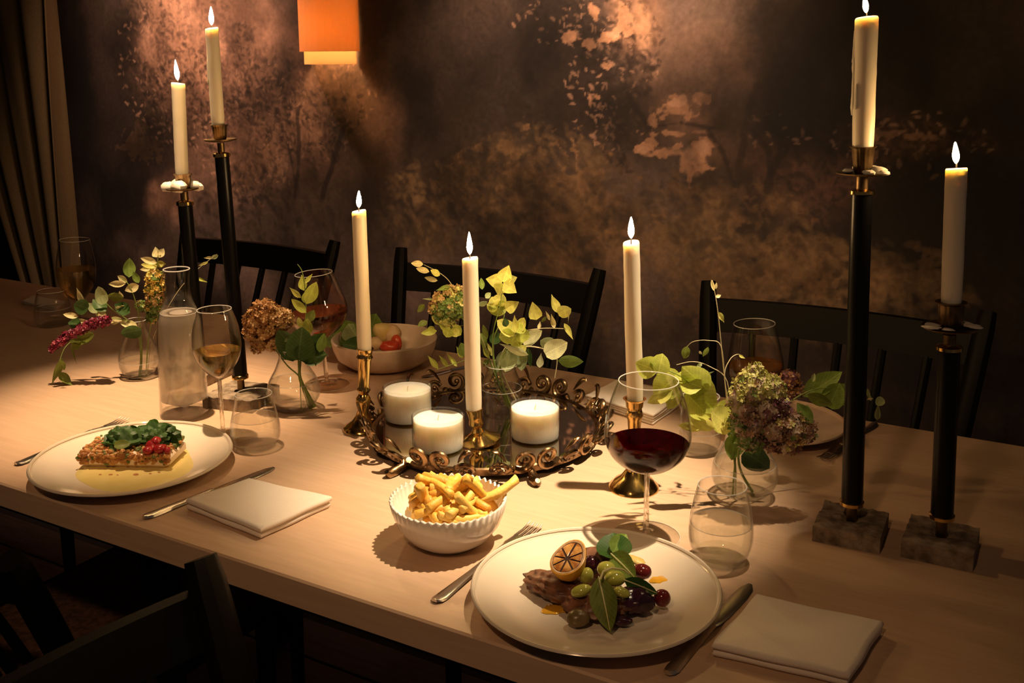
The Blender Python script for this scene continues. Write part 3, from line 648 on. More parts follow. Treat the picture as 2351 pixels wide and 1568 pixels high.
def black_stick(label, base, blk, top, pole, rings, neck, pan, sock, cb, ct, hwb, hwt, flame, clabel, drips, ang, wax=True, seed=0):
    BZ = TZ + .025
    X = Axis(base[0], base[1], BZ, *top)
    C0 = Vector((X.C.x, X.C.y, TZ))
    t = thing('tall_candlestick', label, 'candlestick', C0, 'tall black candlesticks on stone blocks')
    # stone block, broken and pitted on top
    rnd = random.Random(seed); R = Matrix.Rotation(ang, 3, 'Z'); h = blk / 2; n = 13; vs = []; fs = []
    H = [[.0235 + rnd.uniform(-.0012, .0010) for _ in range(n)] for _ in range(n)]
    for j in range(n):
        for i in range(n):
            x, y = (i / (n - 1) * 2 - 1), (j / (n - 1) * 2 - 1)
            if max(abs(x), abs(y)) > .9: H[j][i] -= rnd.uniform(0, .0025)
            if y > .05 and x < .15 and x + y * .3 > -.95 and y < .75 and seed == 1: H[j][i] -= .005
            if x * x + y * y < .09: H[j][i] = .0195
    for lay in range(3):
        for j in range(n):
            for i in range(n):
                x, y = (i / (n - 1) * 2 - 1) * h, (j / (n - 1) * 2 - 1) * h
                z = (0, 0, H[j][i])[lay]
                vs.append(C0 + R @ Vector((x, y, z)))
    o2 = 2 * n * n
    for j in range(n - 1):
        for i in range(n - 1):
            a = o2 + j * n + i; fs.append((a, a + 1, a + n + 1, a + n)); a = j * n + i; fs.append((a, a + n, a + n + 1, a + 1))
    ringi = [(i, 0) for i in range(n - 1)] + [(n - 1, j) for j in range(n - 1)] + [(n - 1 - i, n - 1) for i in range(n - 1)] + [(0, n - 1 - j) for j in range(n - 1)]
    for k in range(len(ringi)):
        (i, j), (i2, j2) = ringi[k], ringi[(k + 1) % len(ringi)]; fs.append((j * n + i, j2 * n + i2, o2 + j2 * n + i2, o2 + j * n + i))
    b = MB(); b.add(vs, fs); lab(b.build('base', M['concrete'], t, ang=25), 'rough square stone block')
    def seg(nm, pf, mt, lbl=None, n=32, **kw):
        b = MB(); b.lathe(X.prof(pf), X.C, X.A, n=n, cap0=True, cap1=True, **kw); o = b.build(nm, mt, t, ang=50)
        if lbl: lab(o, lbl)
        return o
    y0, y1, hw = pole
    b = MB(); r_ = hw * .5 * dep(X.C) / F; b.lathe([(-.007, r_), (X.t(y0), r_)], X.C, X.A, n=20, cap0=True, cap1=True); b.build('rod', M['brass_dark'], t)
    seg('lower_ring', [(y0 + 2, hw * .8), (y0, hw * 1.12), (y0 - 7, hw * 1.12), (y0 - 9, hw)], M['brass'], 'brass ring')
    seg('pole', [(y0 - 5, hw), (y1 + 3, hw * .98)], M['black'], 'straight black enamelled pole')
    seg('upper_ring', [(y1 + 4, hw), (y1 + 2, hw * 1.18), (y1 - 5, hw * 1.18), (y1 - 7, hw * .9), (y1 - 9, neck[2])], M['brass'], 'brass ring')
    seg('neck', [(y1 - 6, neck[2]), (neck[1], neck[2])], M['brass_dark'])
    pan_ = seg('drip_pan', [(pan[0] + 3, neck[2]), (pan[0] + 2, pan[1] * .7), (pan[0] - 1, pan[1] * .97), (pan[0] - 4, pan[1]), (pan[0] - 4, pan[1] * .95), (pan[0] - 1, pan[1] * .7), (pan[0] - 1, neck[2])], M['brass_dark'], 'round brass drip pan', n=48)
    seg('socket', [(pan[0] - 1, sock[1] * .8), (sock[0], sock[1]), (sock[2] + 5, sock[3] * .86), (sock[2] + 2, sock[3]), (sock[2], sock[3] * 1.05), (sock[2], sock[3] * .8)], M['brass_dark'], n=64, mod=lambda r, tt, a: (r * (1 + .025 * cos(a * 16)), tt))
    pz = X.pt(pan[0] - 3); rr = pan[1] * dep(pz) / F
    if wax:
        for i in range(7):
            a = rnd.uniform(0, 6.28); q = rnd.uniform(.5, .9) * rr; b = MB(); s_ = rnd.uniform(.16, .30) * rr * (1.35 if wax > .6 else 1)
            b.blob(pz + Vector((cos(a) * q, sin(a) * q, s_ * .28)), s_ * 1.3, s_, s_ * wax, n=10, k=7, noise=.25, seed=i + seed * 10); b.build('wax_lump', M['waxdrip'], pan_)
    candle(clabel, cb, ct, hwb, hwt, flame, X.C, X.A, 'tapers in the tall black candlesticks', drips)
black_stick('tallest black candlestick, right of centre with a wax-covered drip pan', (1955, 1186), .084, (1982, 338), (1157, 442, 24), None, (0, 404, 13), (399, 60), (392, 20, 336, 29), (1981, 339), (1990, 40), 24, 26, (1985, -12), 'tallest lit taper at the right, crusted with wax drips', 5, radians(3), .55, 1)
black_stick('shorter black candlestick at the right end of the table', (2161, 1222), .084, (2184, 692), (1188, 800, 25), None, (0, 768, 14), (753, 62), (742, 26, 693, 33), (2184, 694), (2196, 386), 23, 24, (2193, 325), 'lit taper in the short black candlestick at the far right', 0, radians(1), .25, 2)
black_stick('tall black candlestick at the left with a bare drip pan', (554, 893), .10, (503, 285), (868, 357, 16.5), None, (0, 328, 8), (323, 37), (318, 14, 286, 19), (501, 287), (486, 65), 15, 15, (484, 14), 'taller lit taper of the left pair', 2, radians(12), 0, 3)
black_stick('shorter black candlestick at the left with wax heaped on its pan', (457, 842), .09, (419, 398), (818, 468, 16.5), None, (0, 440, 9), (434, 41), (428, 15, 399, 20), (418, 400), (409, 191), 15, 15.5, (402, 136), 'lower lit taper of the left pair', 1, radians(8), 1.0, 4)

# ---------------------------------------------------------------- mirror tray with scroll frame
TC = Vector((-.862, 1.394, TZ)); TR = .186
tr = thing('mirror_tray', 'round mirror tray with an ornate bronze scrollwork gallery', 'tray', TC)
b = MB(); b.lathe([(.011, .001), (.011, TR), (.015, TR), (.017, TR - .003), (.017, .001)], TC, n=90, cap0=True, cap1=True); lab(b.build('mirror', M['mirror'], tr, ang=20), 'dark reflecting mirror plate')
b = MB(); b.lathe([(.008, TR - .004), (.008, TR + .004), (.018, TR + .005), (.020, TR + .002), (.018, TR - .002)], TC, n=90, closed=True); b.build('rim', M['bronze'], tr)
def spiral(cx, cz, r0, turns, a0, sgn, n=22):
    return [(cx + r0 * (1 - .82 * i / n) * cos(a0 + sgn * turns * 2 * pi * i / n), cz + r0 * (1 - .82 * i / n) * sin(a0 + sgn * turns * 2 * pi * i / n)) for i in range(n + 1)]
def on_ring(a, s, h, out=.35):
    """a: angle of the unit, s: metres along the rim, h: height above the rim foot"""
    th = a + s * SS / (TR + .008); h *= SS if h > 0 else 1; r = TR + .006 + out * h
    return TC + Vector((cos(th) * r, sin(th) * r, .012 + h))
NU = 15
SS = 1.55
for i in range(NU):
    a = 2 * pi * i / NU; sg = 1 if i % 2 else -1
    b = MB()
    arc = [(sg * x, z) for x, z in spiral(.013, .013, .0125, 1.35, -pi * .75, 1)]
    pts = [on_ring(a, x, z) for x, z in arc]; k = len(pts)
    b.tube(pts, [.0062 - .0034 * j / k for j in range(k)], n=8, flat=.75)
    b.blob(pts[-1], .0052, .0052, .0052, n=8, k=6)
    low = [(sg * (.006 - .010 * j / 8), .006 - .012 * sin(j / 8 * 2.4) * .4) for j in range(9)]
    b.tube([on_ring(a, x - sg * .004, z) for x, z in low], [.0055 - .0022 * j / 8 for j in range(9)], n=8)
    b.build('scroll', M['bronze'], tr)
    b = MB()
    arc2 = [(-sg * x, z) for x, z in spiral(.012, .006, .0088, 1.15, pi * .9, -1, 16)]
    pts = [on_ring(a, x, z, .9) for x, z in arc2]; k = len(pts)
    b.tube(pts, [.0050 - .0025 * j / k for j in range(k)], n=8, flat=.8); b.blob(pts[-1], .0044, .0044, .0044, n=8, k=6)
    lf = [(-sg * (.004 + .014 * j / 6), .014 + .014 * sin(j / 6 * 2.0)) for j in range(7)]
    b.tube([on_ring(a, x, z, .5) for x, z in lf], [.0016, .004, .0056, .0062, .0054, .0036, .001], n=8, flat=.5)
    b.build('scroll_leaf', M['bronze'], tr)
for i in range(6):
    a = 2 * pi * (i + .35) / 6; b = MB()
    p = TC + Vector((cos(a), sin(a), 0)) * (TR + .018)
    b.tube([on_ring(a, 0, .004), on_ring(a, .002, -.001, -6), p + Vector((cos(a) * .012, sin(a) * .012, .0065)), p + Vector((cos(a) * .022, sin(a) * .022, .006)), p + Vector((cos(a) * .026, sin(a) * .026, .011))], [.004, .006, .0082, .0072, .004], n=10)
    b.build('foot', M['bronze'], tr)
# pillar candles
for (cx, y1, y0, hw), lb in (((937, 887, 961, 57), 'cream pillar candle in glass at the back left of the mirror tray'), ((1007, 953, 1028, 61), 'cream pillar candle in glass at the front left of the mirror tray'), ((1228.5, 929, 1004, 58.5), 'cream pillar candle in glass at the right of the mirror tray')):
    X = Axis(cx, y0, MZ); t = thing('pillar_candle', lb, 'candle', X.C, 'pillar candles in glass on the tray')
    pr = X.prof([(y0, hw), (y1, hw)]); h, r = pr[1][0], pr[1][1]; r0 = pr[0][1] * .99
    b = MB(); b.lathe([(0, .002), (0, r0 * .97), (.002, r0), (h * .5, (r + r0) / 2), (h, r), (h + .0008, r - .0008), (h, r - .0018), (h * .5, r - .0022), (.003, r0 - .0028), (.0026, .002)], X.C, n=56, cap0=True, cap1=True); b.build('glass', M['glass'], t)
    b = MB(); q = r - .0022; b.lathe([(.0035, q * .985), (h * .5, q), (h - .0055, q), (h - .0045, q * .97), (h - .0075, q * .85), (h - .0085, q * .4), (h - .0085, .002)], X.C, n=48, cap0=True, cap1=True); b.build('wax', M['pillar'], t)
    b = MB(); b.tube([X.C + Vector((0, 0, h - .0095)), X.C + Vector((.0005, 0, h - .004)), X.C + Vector((.0015, .0005, h + .001))], [.0011, .001, .0008], n=6); lab(b.build('wick', M['waxdrip'], t), 'pale unlit wick')

# ---------------------------------------------------------------- glassware
def lerp_prof(pr, t):
    for (t0, r0), (t1, r1) in zip(pr[:-1], pr[1:]):
        if t0 <= t <= t1: return r0 + (r1 - r0) * (t - t0) / max(1e-9, t1 - t0)
    return pr[-1][1]
def smooth_prof(pr, k=4):
    if len(pr) < 3: return pr
    out = []
    for i in range(len(pr) - 1):
        p0 = pr[max(i - 1, 0)]; p1 = pr[i]; p2 = pr[i + 1]; p3 = pr[min(i + 2, len(pr) - 1)]
        for j in range(k):
            u = j / k
            f = lambda a, b_, c, d: .5 * (2 * b_ + (c - a) * u + (2 * a - 5 * b_ + 4 * c - d) * u * u + (3 * b_ - a - 3 * c + d) * u ** 3)
            out.append((f(p0[0], p1[0], p2[0], p3[0]), max(.0004, f(p0[1], p1[1], p2[1], p3[1]))))
    return out + [pr[-1]]
def lip(parent, X, t, r, w=.0007):  # thin pale ring, its colour stands in for the glint on rims and waterlines
    b = MB(); b.lathe([(t + w * sin(a), r + w * cos(a)) for a in (0, 1.05, 2.09, 3.14, 4.19, 5.24)], X.C, X.A, n=56, closed=True); b.build('rim', M['edge'], parent)
def fill(parent, X, pr, t0, t1, inset, mt, nm, lbl):
    b = MB(); ts = [t0 + (t1 - t0) * (i / 10) for i in range(11)]
    b.lathe([(t0 - .0003, .0008)] + [(t, max(.0008, lerp_prof(pr, t) - inset)) for t in ts[1:]] + [(t1, .0008)], X.C, X.A, n=40, cap0=True, cap1=True)
    if mt is M['water'] or mt is M['carafewater']: lip(parent, X, t1, lerp_prof(pr, t1) - inset + .0003, .0006); parent.children[-1].name = 'waterline'
    return lab(b.build(nm, mt, parent), lbl)
class X0_:
    def __new__(c, X):
        o = Axis.__new__(Axis); o.C = X.C; o.A = Vector((0, 0, 1)); return o
def wineglass(label, base, top, foot, stem, bowl, level, mt, wl):
    X = Axis(base[0], base[1], TZ, *top); X.A = Vector((0, 0, 1)) if abs(top[0] - base[0]) < 3 else X.A
    t = thing('wine_glass', label, 'glass', X.C)
    fr = foot * dep(X.C) / F
    pr = smooth_prof(X.prof(bowl)); sr = stem * dep(X.C) / F; tb_ = pr[0][0]
    b = MB(); b.lathe([(0, .001), (0, fr * .97), (.0008, fr), (.0018, fr * .97), (.0026, fr * .6), (.005, fr * .22), (.009, sr * 1.2)], X.C, n=48, cap0=True); b.build('foot', M['glass2'], t)
    b = MB(); b.lathe([(.006, sr * 1.5), (.012, sr * 1.1), (tb_ * .5, sr), (tb_ - .004, sr * 1.1), (tb_ + .001, sr * 1.9)], X.C, X.A, n=16, cap0=True, cap1=True); b.build('stem', M['stemglass'], t)
    th = .0009
    b = MB(); b.lathe(pr + [(pr[-1][0] + .0006, pr[-1][1] - th * .5)] + [(q[0] + (.0015 if i == len(pr) - 1 else 0), max(.0006, q[1] - th)) for i, q in enumerate(reversed(pr))], X.C, X.A, n=56, cap0=True); b.build('bowl', M['glass'], t)
    lip(t, X, pr[-1][0] + .0008, pr[-1][1] - .0004); lip(t, X0_(X), .0009, fr * .992, .0006)
    fill(t, X, pr, pr[0][0] + .003, X.t(level), th + .0003, mt, 'wine', wl)
    return t
wineglass('large glass of red wine beside the steak plate', (1483, 1231), (1483, 875), 78, 6, [(1084, 8), (1078, 30), (1066, 57), (1045, 82), (1020, 96), (998, 100), (960, 97), (920, 86), (875, 69)], 1017, M['redwine'], 'dark red wine')
wineglass('stemmed glass of white wine beside the water carafe', (513, 999), (491.5, 711), 44, 4.5, [(868, 5), (862, 16), (848, 32), (828, 46), (805, 54), (785, 55), (750, 51), (711, 39)], 804, M['whitewine'], 'pale gold white wine')
wineglass('stemmed glass of white wine at the far left end of the table', (181, 738), (171, 551), 36, 4, [(694, 5), (686, 15), (668, 30), (648, 40), (624, 43), (595, 41), (551, 33)], 617, M['whitewine'], 'pale gold white wine')
wineglass('big balloon glass of rose wine at the far side behind the lime leaves', (752, 884), (720, 628), 50, 4.5, [(778, 6), (770, 25), (754, 48), (730, 64), (706, 67), (670, 57), (628, 43)], 714, M['rose'], 'pink rose wine')
wineglass('glass of amber wine at the far right behind the dried hydrangea', (1738, 985), (1732, 744), 46, 4.5, [(906, 6), (900, 24), (884, 46), (860, 60), (835, 63), (795, 57), (744, 47)], 838, M['amber'], 'amber wine')
def tumbler(label, base, pf, level, wl='clear water'):
    X = Axis(base[0], base[1]); t = thing('water_tumbler', label, 'glass', X.C)
    pr = smooth_prof(X.prof(pf)); pr[0] = (0, pr[0][1]); th = .0013
    b = MB(); b.lathe([(0, .001)] + pr + [(pr[-1][0] + .0008, pr[-1][1] - th * .5)] + [(q[0], q[1] - th) for q in reversed(pr[2:])] + [(.006, .001)], X.C, n=56, cap0=True, cap1=True); b.build('body', M['glass2'], t)
    lip(t, X, pr[-1][0] + .0008, pr[-1][1] - th * .5, .0008)
    r0 = pr[0][1]; b = MB(); b.lathe([(.0006, r0 * .2), (.0004, r0 * .9), (.003, lerp_prof(pr, .003) - .0016), (.0052, lerp_prof(pr, .0052) - .0018), (.0048, r0 * .5), (.0046, .001)], X.C, n=40, cap0=True, cap1=True); b.build('base', M['solidglass'], t)
    if level: fill(t, X, pr, .0068, X.t(level), th + .0003, M['water'], 'water', wl)
tumbler('rounded water tumbler right of the steak plate', (1653, 1287), [(1287, 46), (1272, 60), (1245, 71), (1215, 73.5), (1180, 70), (1150, 64), (1116, 56)], 1199)
tumbler('rounded water tumbler right of the fish plate', (588, 1024), [(1024, 40), (1014, 50), (998, 56), (975, 56), (950, 51), (928, 46), (905, 42)], 958)
tumbler('water tumbler under the lime leaves right of the red wine', (1607, 1036), [(1036, 36), (1024, 44), (1005, 48), (980, 48), (950, 46), (910, 42)], 985)
tumbler('water tumbler at the far left end beside a folded napkin', (124, 746), [(746, 30), (738, 37), (724, 41), (708, 40), (688, 36), (668, 31)], 706)
# carafe
X = Axis(424, 950, TZ, 405, 619); ca = thing('water_carafe', 'tall clear glass carafe of chilled water left of the white wine', 'carafe', X.C)
X.A = X.A
pr = smooth_prof(X.prof([(950, 54), (935, 54), (880, 53), (800, 52), (745, 50), (722, 46), (700, 36), (682, 30), (660, 27), (640, 27.5), (619, 30)])); th = .0016
b = MB(); b.lathe([(0, .001)] + pr + [(pr[-1][0] + .001, pr[-1][1] - th * .5)] + [(q[0], q[1] - th) for q in reversed(pr[3:])] + [(.012, .001)], X.C, X.A, n=56, cap0=True, cap1=True); b.build('body', M['glass2'], ca)
lip(ca, X, pr[-1][0] + .0009, pr[-1][1] - th * .5, .0010)
b = MB(); r0 = pr[0][1]; b.lathe([(.0008, r0 * .3), (.0006, r0 * .92), (.009, r0 - .0022), (.0105, r0 * .8), (.0098, .001)], X.C, X.A, n=40, cap0=True, cap1=True); b.build('base', M['solidglass'], ca)
fill(ca, X, pr, .0125, X.t(716), th + .0004, M['carafewater'], 'water', 'chilled water')

# ---------------------------------------------------------------- vases
def vase(label, base, pf, level, z=TZ):
    X = Axis(base[0], base[1], z); t = thing('bud_vase', label, 'vase', X.C, None)
    pr = smooth_prof(X.prof(pf)); pr[0] = (0, pr[0][1]); th = .0012
    b = MB(); b.lathe([(0, .001)] + pr + [(pr[-1][0] + .0008, pr[-1][1] - th * .5)] + [(q[0], q[1] - th) for q in reversed(pr[2:])] + [(.004, .001)], X.C, n=56, cap0=True, cap1=True); b.build('body', M['glass2'], t)
    lip(t, X, pr[-1][0] + .0008, pr[-1][1] - th * .5, .0008)
    fill(t, X, pr, .0046, X.t(level), th + .0003, M['water'], 'water', 'clear water')
    return X
V1 = vase('small round glass vase at the left holding olive sprigs and red amaranth', (322, 864), [(864, 27), (856, 36), (842, 43), (822, 45), (798, 40), (772, 29), (750, 22), (735, 23)], 826)
V2 = vase('round glass bud vase behind the left tumbler holding a tan hydrangea', (676, 940), [(940, 29), (932, 42), (915, 56), (898, 61), (872, 55), (845, 40), (818, 31), (800, 34)], 874)
V3 = vase('glass vase on the mirror tray holding hellebore and eucalyptus', (1152, 948), [(948, 42), (944, 46), (925, 48), (900, 48), (880, 46), (862, 38), (848, 34), (838, 37)], 890, MZ)
V4 = vase('round glass vase at the right holding lime leaves and purple hydrangea', (1708, 1138), [(1138, 32), (1130, 50), (1112, 68), (1090, 75), (1062, 71), (1035, 58), (1008, 47), (985, 49)], 1062)

# ---------------------------------------------------------------- leaves
def leafmesh(name, mt, wf, n=7, cup=.18, droop=.10):
    vs = []; fs = []
    for i in range(n + 1):
        u = i / n; w = wf(u)
        for k in (-1, -.5, 0, .5, 1): vs.append((u, k * w * .5, cup * w * .5 * k * k - droop * sin(pi * u) * .6 + droop * .3 + .012 * sin(9 * u + 3 * k)))
    for i in range(n):
        for k in range(4): a = i * 5 + k; fs.append((a, a + 1, a + 6, a + 5))
    me = bpy.data.meshes.new(name); me.from_pydata(vs, [], fs); me.materials.append(mt); me.polygons.foreach_set('use_smooth', [True] * len(fs)); return me
SHAPES = {'oval': lambda u: max(.03, sin(pi * u ** .85) ** .8), 'round': lambda u: max(.03, sin(pi * min(1, u * .98 + .02) ** .75) ** .55), 'lance': lambda u: max(.02, sin(pi * u ** .7) ** 1.3), 'heart': lambda u: max(.02, (sin(pi * u ** .55)) ** .9), 'tear': lambda u: max(.04, sin(pi * u ** 1.7) ** .8)}
LM = {}
def leaf(parent, p0, p1, width, mt, shape='oval', tilt=0.0, roll=0.0, name='leaf'):
    key = (mt, shape)
    if key not in LM: LM[key] = leafmesh('leaf', M[mt], SHAPES[shape])
    o = bpy.data.objects.new(name, LM[key]); col.objects.link(o); o.parent = parent
    d = p1 - p0; L = max(d.length, .004); x = d.normalized(); nrm = (CAM - p0).normalized(); nrm = (nrm - x * nrm.dot(x)).normalized()
    y = nrm.cross(x); R = Matrix.Rotation(roll, 3, x); y = R @ y; nrm = R @ nrm
    mm = Matrix(((x.x * L, y.x * width, nrm.x * L), (x.y * L, y.y * width, nrm.y * L), (x.z * L, y.z * width, nrm.z * L))).to_4x4()
    mm.translation = p0 - parent_loc(parent); o.matrix_local = mm
    return o
class Bunch:
    """sprigs in one vase; zoom coordinates (offset, scale) as read off the photograph"""
    def __init__(s, X, ox, oy, sc, seed): s.C = X.C; s.o = (ox, oy, sc); s.rnd = random.Random(seed)
    def p(s, u, v, d=0.0): return at(s.o[0] + u / s.o[2], s.o[1] + v / s.o[2], s.C, d)
    def sprig(s, name, label, cat, stem, leaves, d=0.0, smat='stem', r=.0013, floor=True, jit=.02):
        pts = [s.p(u, v, d * min(1, i / max(1, len(stem) - 1))) for i, (u, v) in enumerate(stem)]
        t = thing(name, label, cat, pts[0])
        k = len(pts)
        sm = []
        for i in range(k - 1):
            p0, p1, p2, p3 = pts[max(i - 1, 0)], pts[i], pts[i + 1], pts[min(i + 2, k - 1)]
            for j in range(5):
                w = j / 5; sm.append(.5 * (2 * p1 + (p2 - p0) * w + (2 * p0 - 5 * p1 + 4 * p2 - p3) * w * w + (3 * p1 - p0 - 3 * p2 + p3) * w ** 3))
        sm.append(pts[-1]); n = len(sm)
        b = MB(); b.tube(sm, [r * (1 - .5 * i / n) for i in range(n)], n=7); b.build('stem', M[smat], t)
        for q in leaves:
            u0, v0, u1, v1, w, mt = q[:6]; sh = q[6] if len(q) > 6 else 'oval'
            dd = d + s.rnd.uniform(-jit, jit); p0 = s.p(u0, v0, dd); p1 = s.p(u1, v1, dd + s.rnd.uniform(-.012, .012))
            leaf(t, p0, p1, w * 1.14 / s.o[2] * dep(p0) / F, mt, sh, roll=s.rnd.uniform(-.5, .5))
        return t
    def florets(s, parent, lumps, mats, name='floret_cluster', count=240, size=.006, d=0.0, seed=1):
        """mass of tiny four-petalled florets over lumpy heads: nobody could count them"""
        rnd = random.Random(seed); b = MB(); tot = sum(q[2] ** 2 for q in lumps)
        for lu in lumps:
            u, v, r = lu[:3]; pref = lu[3] if len(lu) > 3 else None
            c = s.p(u, v, d); R = r / s.o[2] * dep(c) / F
            for _ in range(int(count * r * r / tot)):
                dr = Vector((rnd.gauss(0, 1), rnd.gauss(0, 1), rnd.gauss(0, 1) + .2)).normalized(); q = c + dr * R * rnd.uniform(.80, 1.05)
                nr = (dr + Vector((rnd.gauss(0, .3), rnd.gauss(0, .3), rnd.gauss(0, .3)))).normalized(); e, f, _n = frame(nr); s_ = size * rnd.uniform(.6, 1.15); a0 = rnd.uniform(0, 1.6)
                b.mi = pref if (pref is not None and rnd.random() < .72) else rnd.randrange(len(mats))
                for k in range(4):
                    a = a0 + k * pi / 2; x = e * cos(a) + f * sin(a); y = e * -sin(a) + f * cos(a)
                    b.add([q, q + x * s_ * .55 + y * s_ * .38 + nr * s_ * .25, q + x * s_ + nr * s_ * .38, q + x * s_ * .55 - y * s_ * .38 + nr * s_ * .25], [(0, 1, 2, 3)])
            b.mi = len(mats) - 1; b.blob(c, R * .78, R * .78, R * .78, n=12, k=8, noise=.1)
        o = b.build(name, mats, parent, smooth=False); o['kind'] = 'stuff'; return o
FL = {}
for k, c in (('tan', (.50, .30, .11)), ('tan2', (.62, .42, .19)), ('rust', (.40, .20, .07)), ('gold', (.66, .46, .10)), ('limeh', (.56, .55, .17)), ('purple', (.18, .07, .09)), ('dusk', (.36, .21, .14)), ('palep', (.60, .48, .36)), ('greenh', (.16, .26, .06)), ('crimson', (.30, .015, .06)), ('plum', (.16, .01, .04)), ('pinkish', (.50, .08, .14))): FL[k] = leafmat('petal_' + k, c, .2, False)

# left vase (zoom of the photo at 80,540 x3.92)
B1 = Bunch(V1, 80, 540, 3.92, 1)
B1.sprig('olive_sprig', 'arching sprig of cream and green leaves reaching up left from the left vase', 'foliage', [(935, 1270), (960, 980), (930, 700), (860, 470), (770, 380)],
    [(845, 380, 850, 205, 100, 'g'), (935, 430, 885, 330, 55, 'g'), (835, 420, 745, 365, 55, 'c'), (820, 435, 665, 440, 55, 'c'), (935, 450, 810, 500, 75, 'c'), (770, 590, 760, 500, 55, 'c', 'lance'), (860, 660, 720, 650, 55, 'c'), (860, 700, 720, 620, 110, 'd'), (800, 560, 650, 545, 80, 'g2')], d=-.01)
B1.sprig('eucalyptus_sprig', 'low spreading sprig of round leaves on the left side of the left vase', 'foliage', [(945, 1275), (945, 960), (850, 780), (690, 660), (560, 520)],
    [(620, 620, 570, 460, 95, 'pg', 'round'), (480, 660, 350, 620, 130, 'd', 'round'), (440, 620, 375, 470, 50, 'c', 'lance'), (560, 700, 480, 610, 70, 'pg'), (640, 690, 520, 580, 100, 'd'), (390, 735, 255, 712, 50, 'c'), (655, 725, 545, 705, 65, 'c'), (660, 775, 790, 760, 65, 'c'), (925, 825, 760, 780, 70, 'c'), (960, 850, 775, 885, 120, 'd', 'round'), (490, 795, 365, 760, 45, 'c'), (420, 800, 300, 790, 90, 'd'), (540, 890, 310, 955, 110, 'g2'), (420, 960, 320, 1020, 70, 'g2')], d=-.03)
t = B1.sprig('amaranth_tassel', 'drooping crimson amaranth tassel hanging left of the left vase', 'flower', [(955, 1270), (960, 990), (880, 800), (650, 750), (400, 850), (200, 960), (130, 1045)], [], d=-.05)
B1.florets(t, [(640, 770, 42), (590, 785, 48), (530, 795, 45), (470, 820, 45), (410, 850, 42), (350, 880, 40), (290, 910, 42), (240, 950, 38), (190, 985, 34), (150, 1025, 24)], [FL['crimson'], FL['plum'], FL['pinkish'], FL['plum']], 'tassel', 420, .0055, -.05, 3)
B1.sprig('trailing_leaves', 'little trailing olive leaves dangling below the red tassel', 'foliage', [(320, 960), (260, 1030), (215, 1160), (205, 1240)],
    [(245, 1100, 150, 1345, 65, 'g2', 'lance'), (235, 1120, 265, 1215, 55, 'g2'), (210, 1235, 345, 1360, 75, 'g2', 'lance'), (330, 990, 375, 1160, 14, 'g2', 'lance')], d=-.055, smat='stem', r=.0009)
t = B1.sprig('yellow_flower_spike', 'upright spike of yellow florets topped by a cream bloom in the left vase', 'flower', [(1000, 1275), (1020, 960), (1060, 700), (1110, 180)],
    [(1100, 200, 1085, 105, 70, 'c', 'heart'), (1110, 200, 1160, 120, 60, 'c'), (1100, 250, 950, 205, 55, 'c'), (1100, 275, 955, 265, 60, 'y'), (1110, 290, 950, 310, 55, 'c'), (1090, 260, 1180, 258, 55, 'y'), (1080, 330, 1000, 370, 60, 'y')], d=.01)
B1.florets(t, [(1080, 390, 75, 0), (1085, 470, 85, 0), (1085, 570, 80, 1), (1075, 660, 70, 2), (1060, 740, 50, 2), (960, 640, 50, 2)], [FL['gold'], FL['tan2'], FL['greenh']], 'spike', 420, .0062, .01, 5)
for k, (u, v, tx, ty) in enumerate(((1660, 190, 1480, 230), (1600, 210, 1450, 270), (1460, 390, 1550, 430))): pass
B1.sprig('grass_stalk', 'fine grass stalk with pale seed heads right of the left candle poles', 'foliage', [(1010, 1270), (1060, 940), (1250, 560), (1440, 330), (1640, 170)],
    [(1560, 240, 1470, 275, 22, 'y', 'lance'), (1650, 180, 1570, 215, 36, 'pg', 'lance'), (1600, 200, 1520, 205, 22, 'c', 'lance'), (1450, 385, 1555, 425, 28, 'yg', 'lance')], d=.08, smat='stem2', r=.0008)

# second vase: tan hydrangea and lime leaves (zoom at 620,600 x4.61)
B2 = Bunch(V2, 620, 600, 4.61, 2)
t = B2.sprig('dried_hydrangea', 'dried tan and rust hydrangea head left in the second vase', 'flower', [(440, 1560), (330, 1250), (180, 1100), (40, 900), (-10, 700)], [], d=-.01, r=.0016)
B2.florets(t, [(-60, 560, 155, 2), (-150, 640, 130, 2), (30, 600, 130, 1), (140, 610, 110, 1), (-40, 730, 135, 0), (-190, 760, 90, 2), (90, 700, 90, 0), (-110, 880, 90, 0), (20, 860, 90, 1)], [FL['tan'], FL['tan2'], FL['rust']], 'flower_head', 900, .0068, -.01, 7)
B2.sprig('lime_foliage', 'upright stem of lime green leaves in front of the rose wine', 'foliage', [(330, 1560), (320, 1250), (330, 900), (380, 550), (350, 150), (290, 30)],
    [(360, 310, 335, 140, 95, 'yg', 'lance'), (385, 450, 490, 215, 130, 'yg'), (390, 450, 400, 300, 110, 'yg'), (330, 385, 205, 275, 55, 'y', 'lance'), (380, 545, 225, 400, 85, 'yg'), (400, 640, 465, 515, 85, 'g2'), (400, 770, 400, 600, 120, 'yg'), (330, 700, 300, 590, 60, 'y'), (370, 230, 450, 130, 40, 'yg', 'lance')], d=.0)
B2.sprig('dark_foliage', 'cluster of broad dark green leaves over the mouth of the second vase', 'foliage', [(420, 1560), (320, 1250), (300, 1020), (310, 900)],
    [(290, 1030, 90, 720, 230, 'd', 'round'), (300, 1040, 340, 690, 260, 'd', 'round'), (330, 1030, 605, 985, 190, 'd', 'oval'), (340, 980, 590, 760, 170, 'd', 'oval'), (250, 1000, 150, 900, 200, 'd', 'round'), (320, 1050, 430, 850, 220, 'd', 'round'), (470, 990, 485, 1110, 60, 'd', 'lance'), (150, 850, 300, 755, 45, 'pg', 'lance'), (520, 960, 570, 760, 100, 'g', 'oval')], d=-.025, r=.0022)
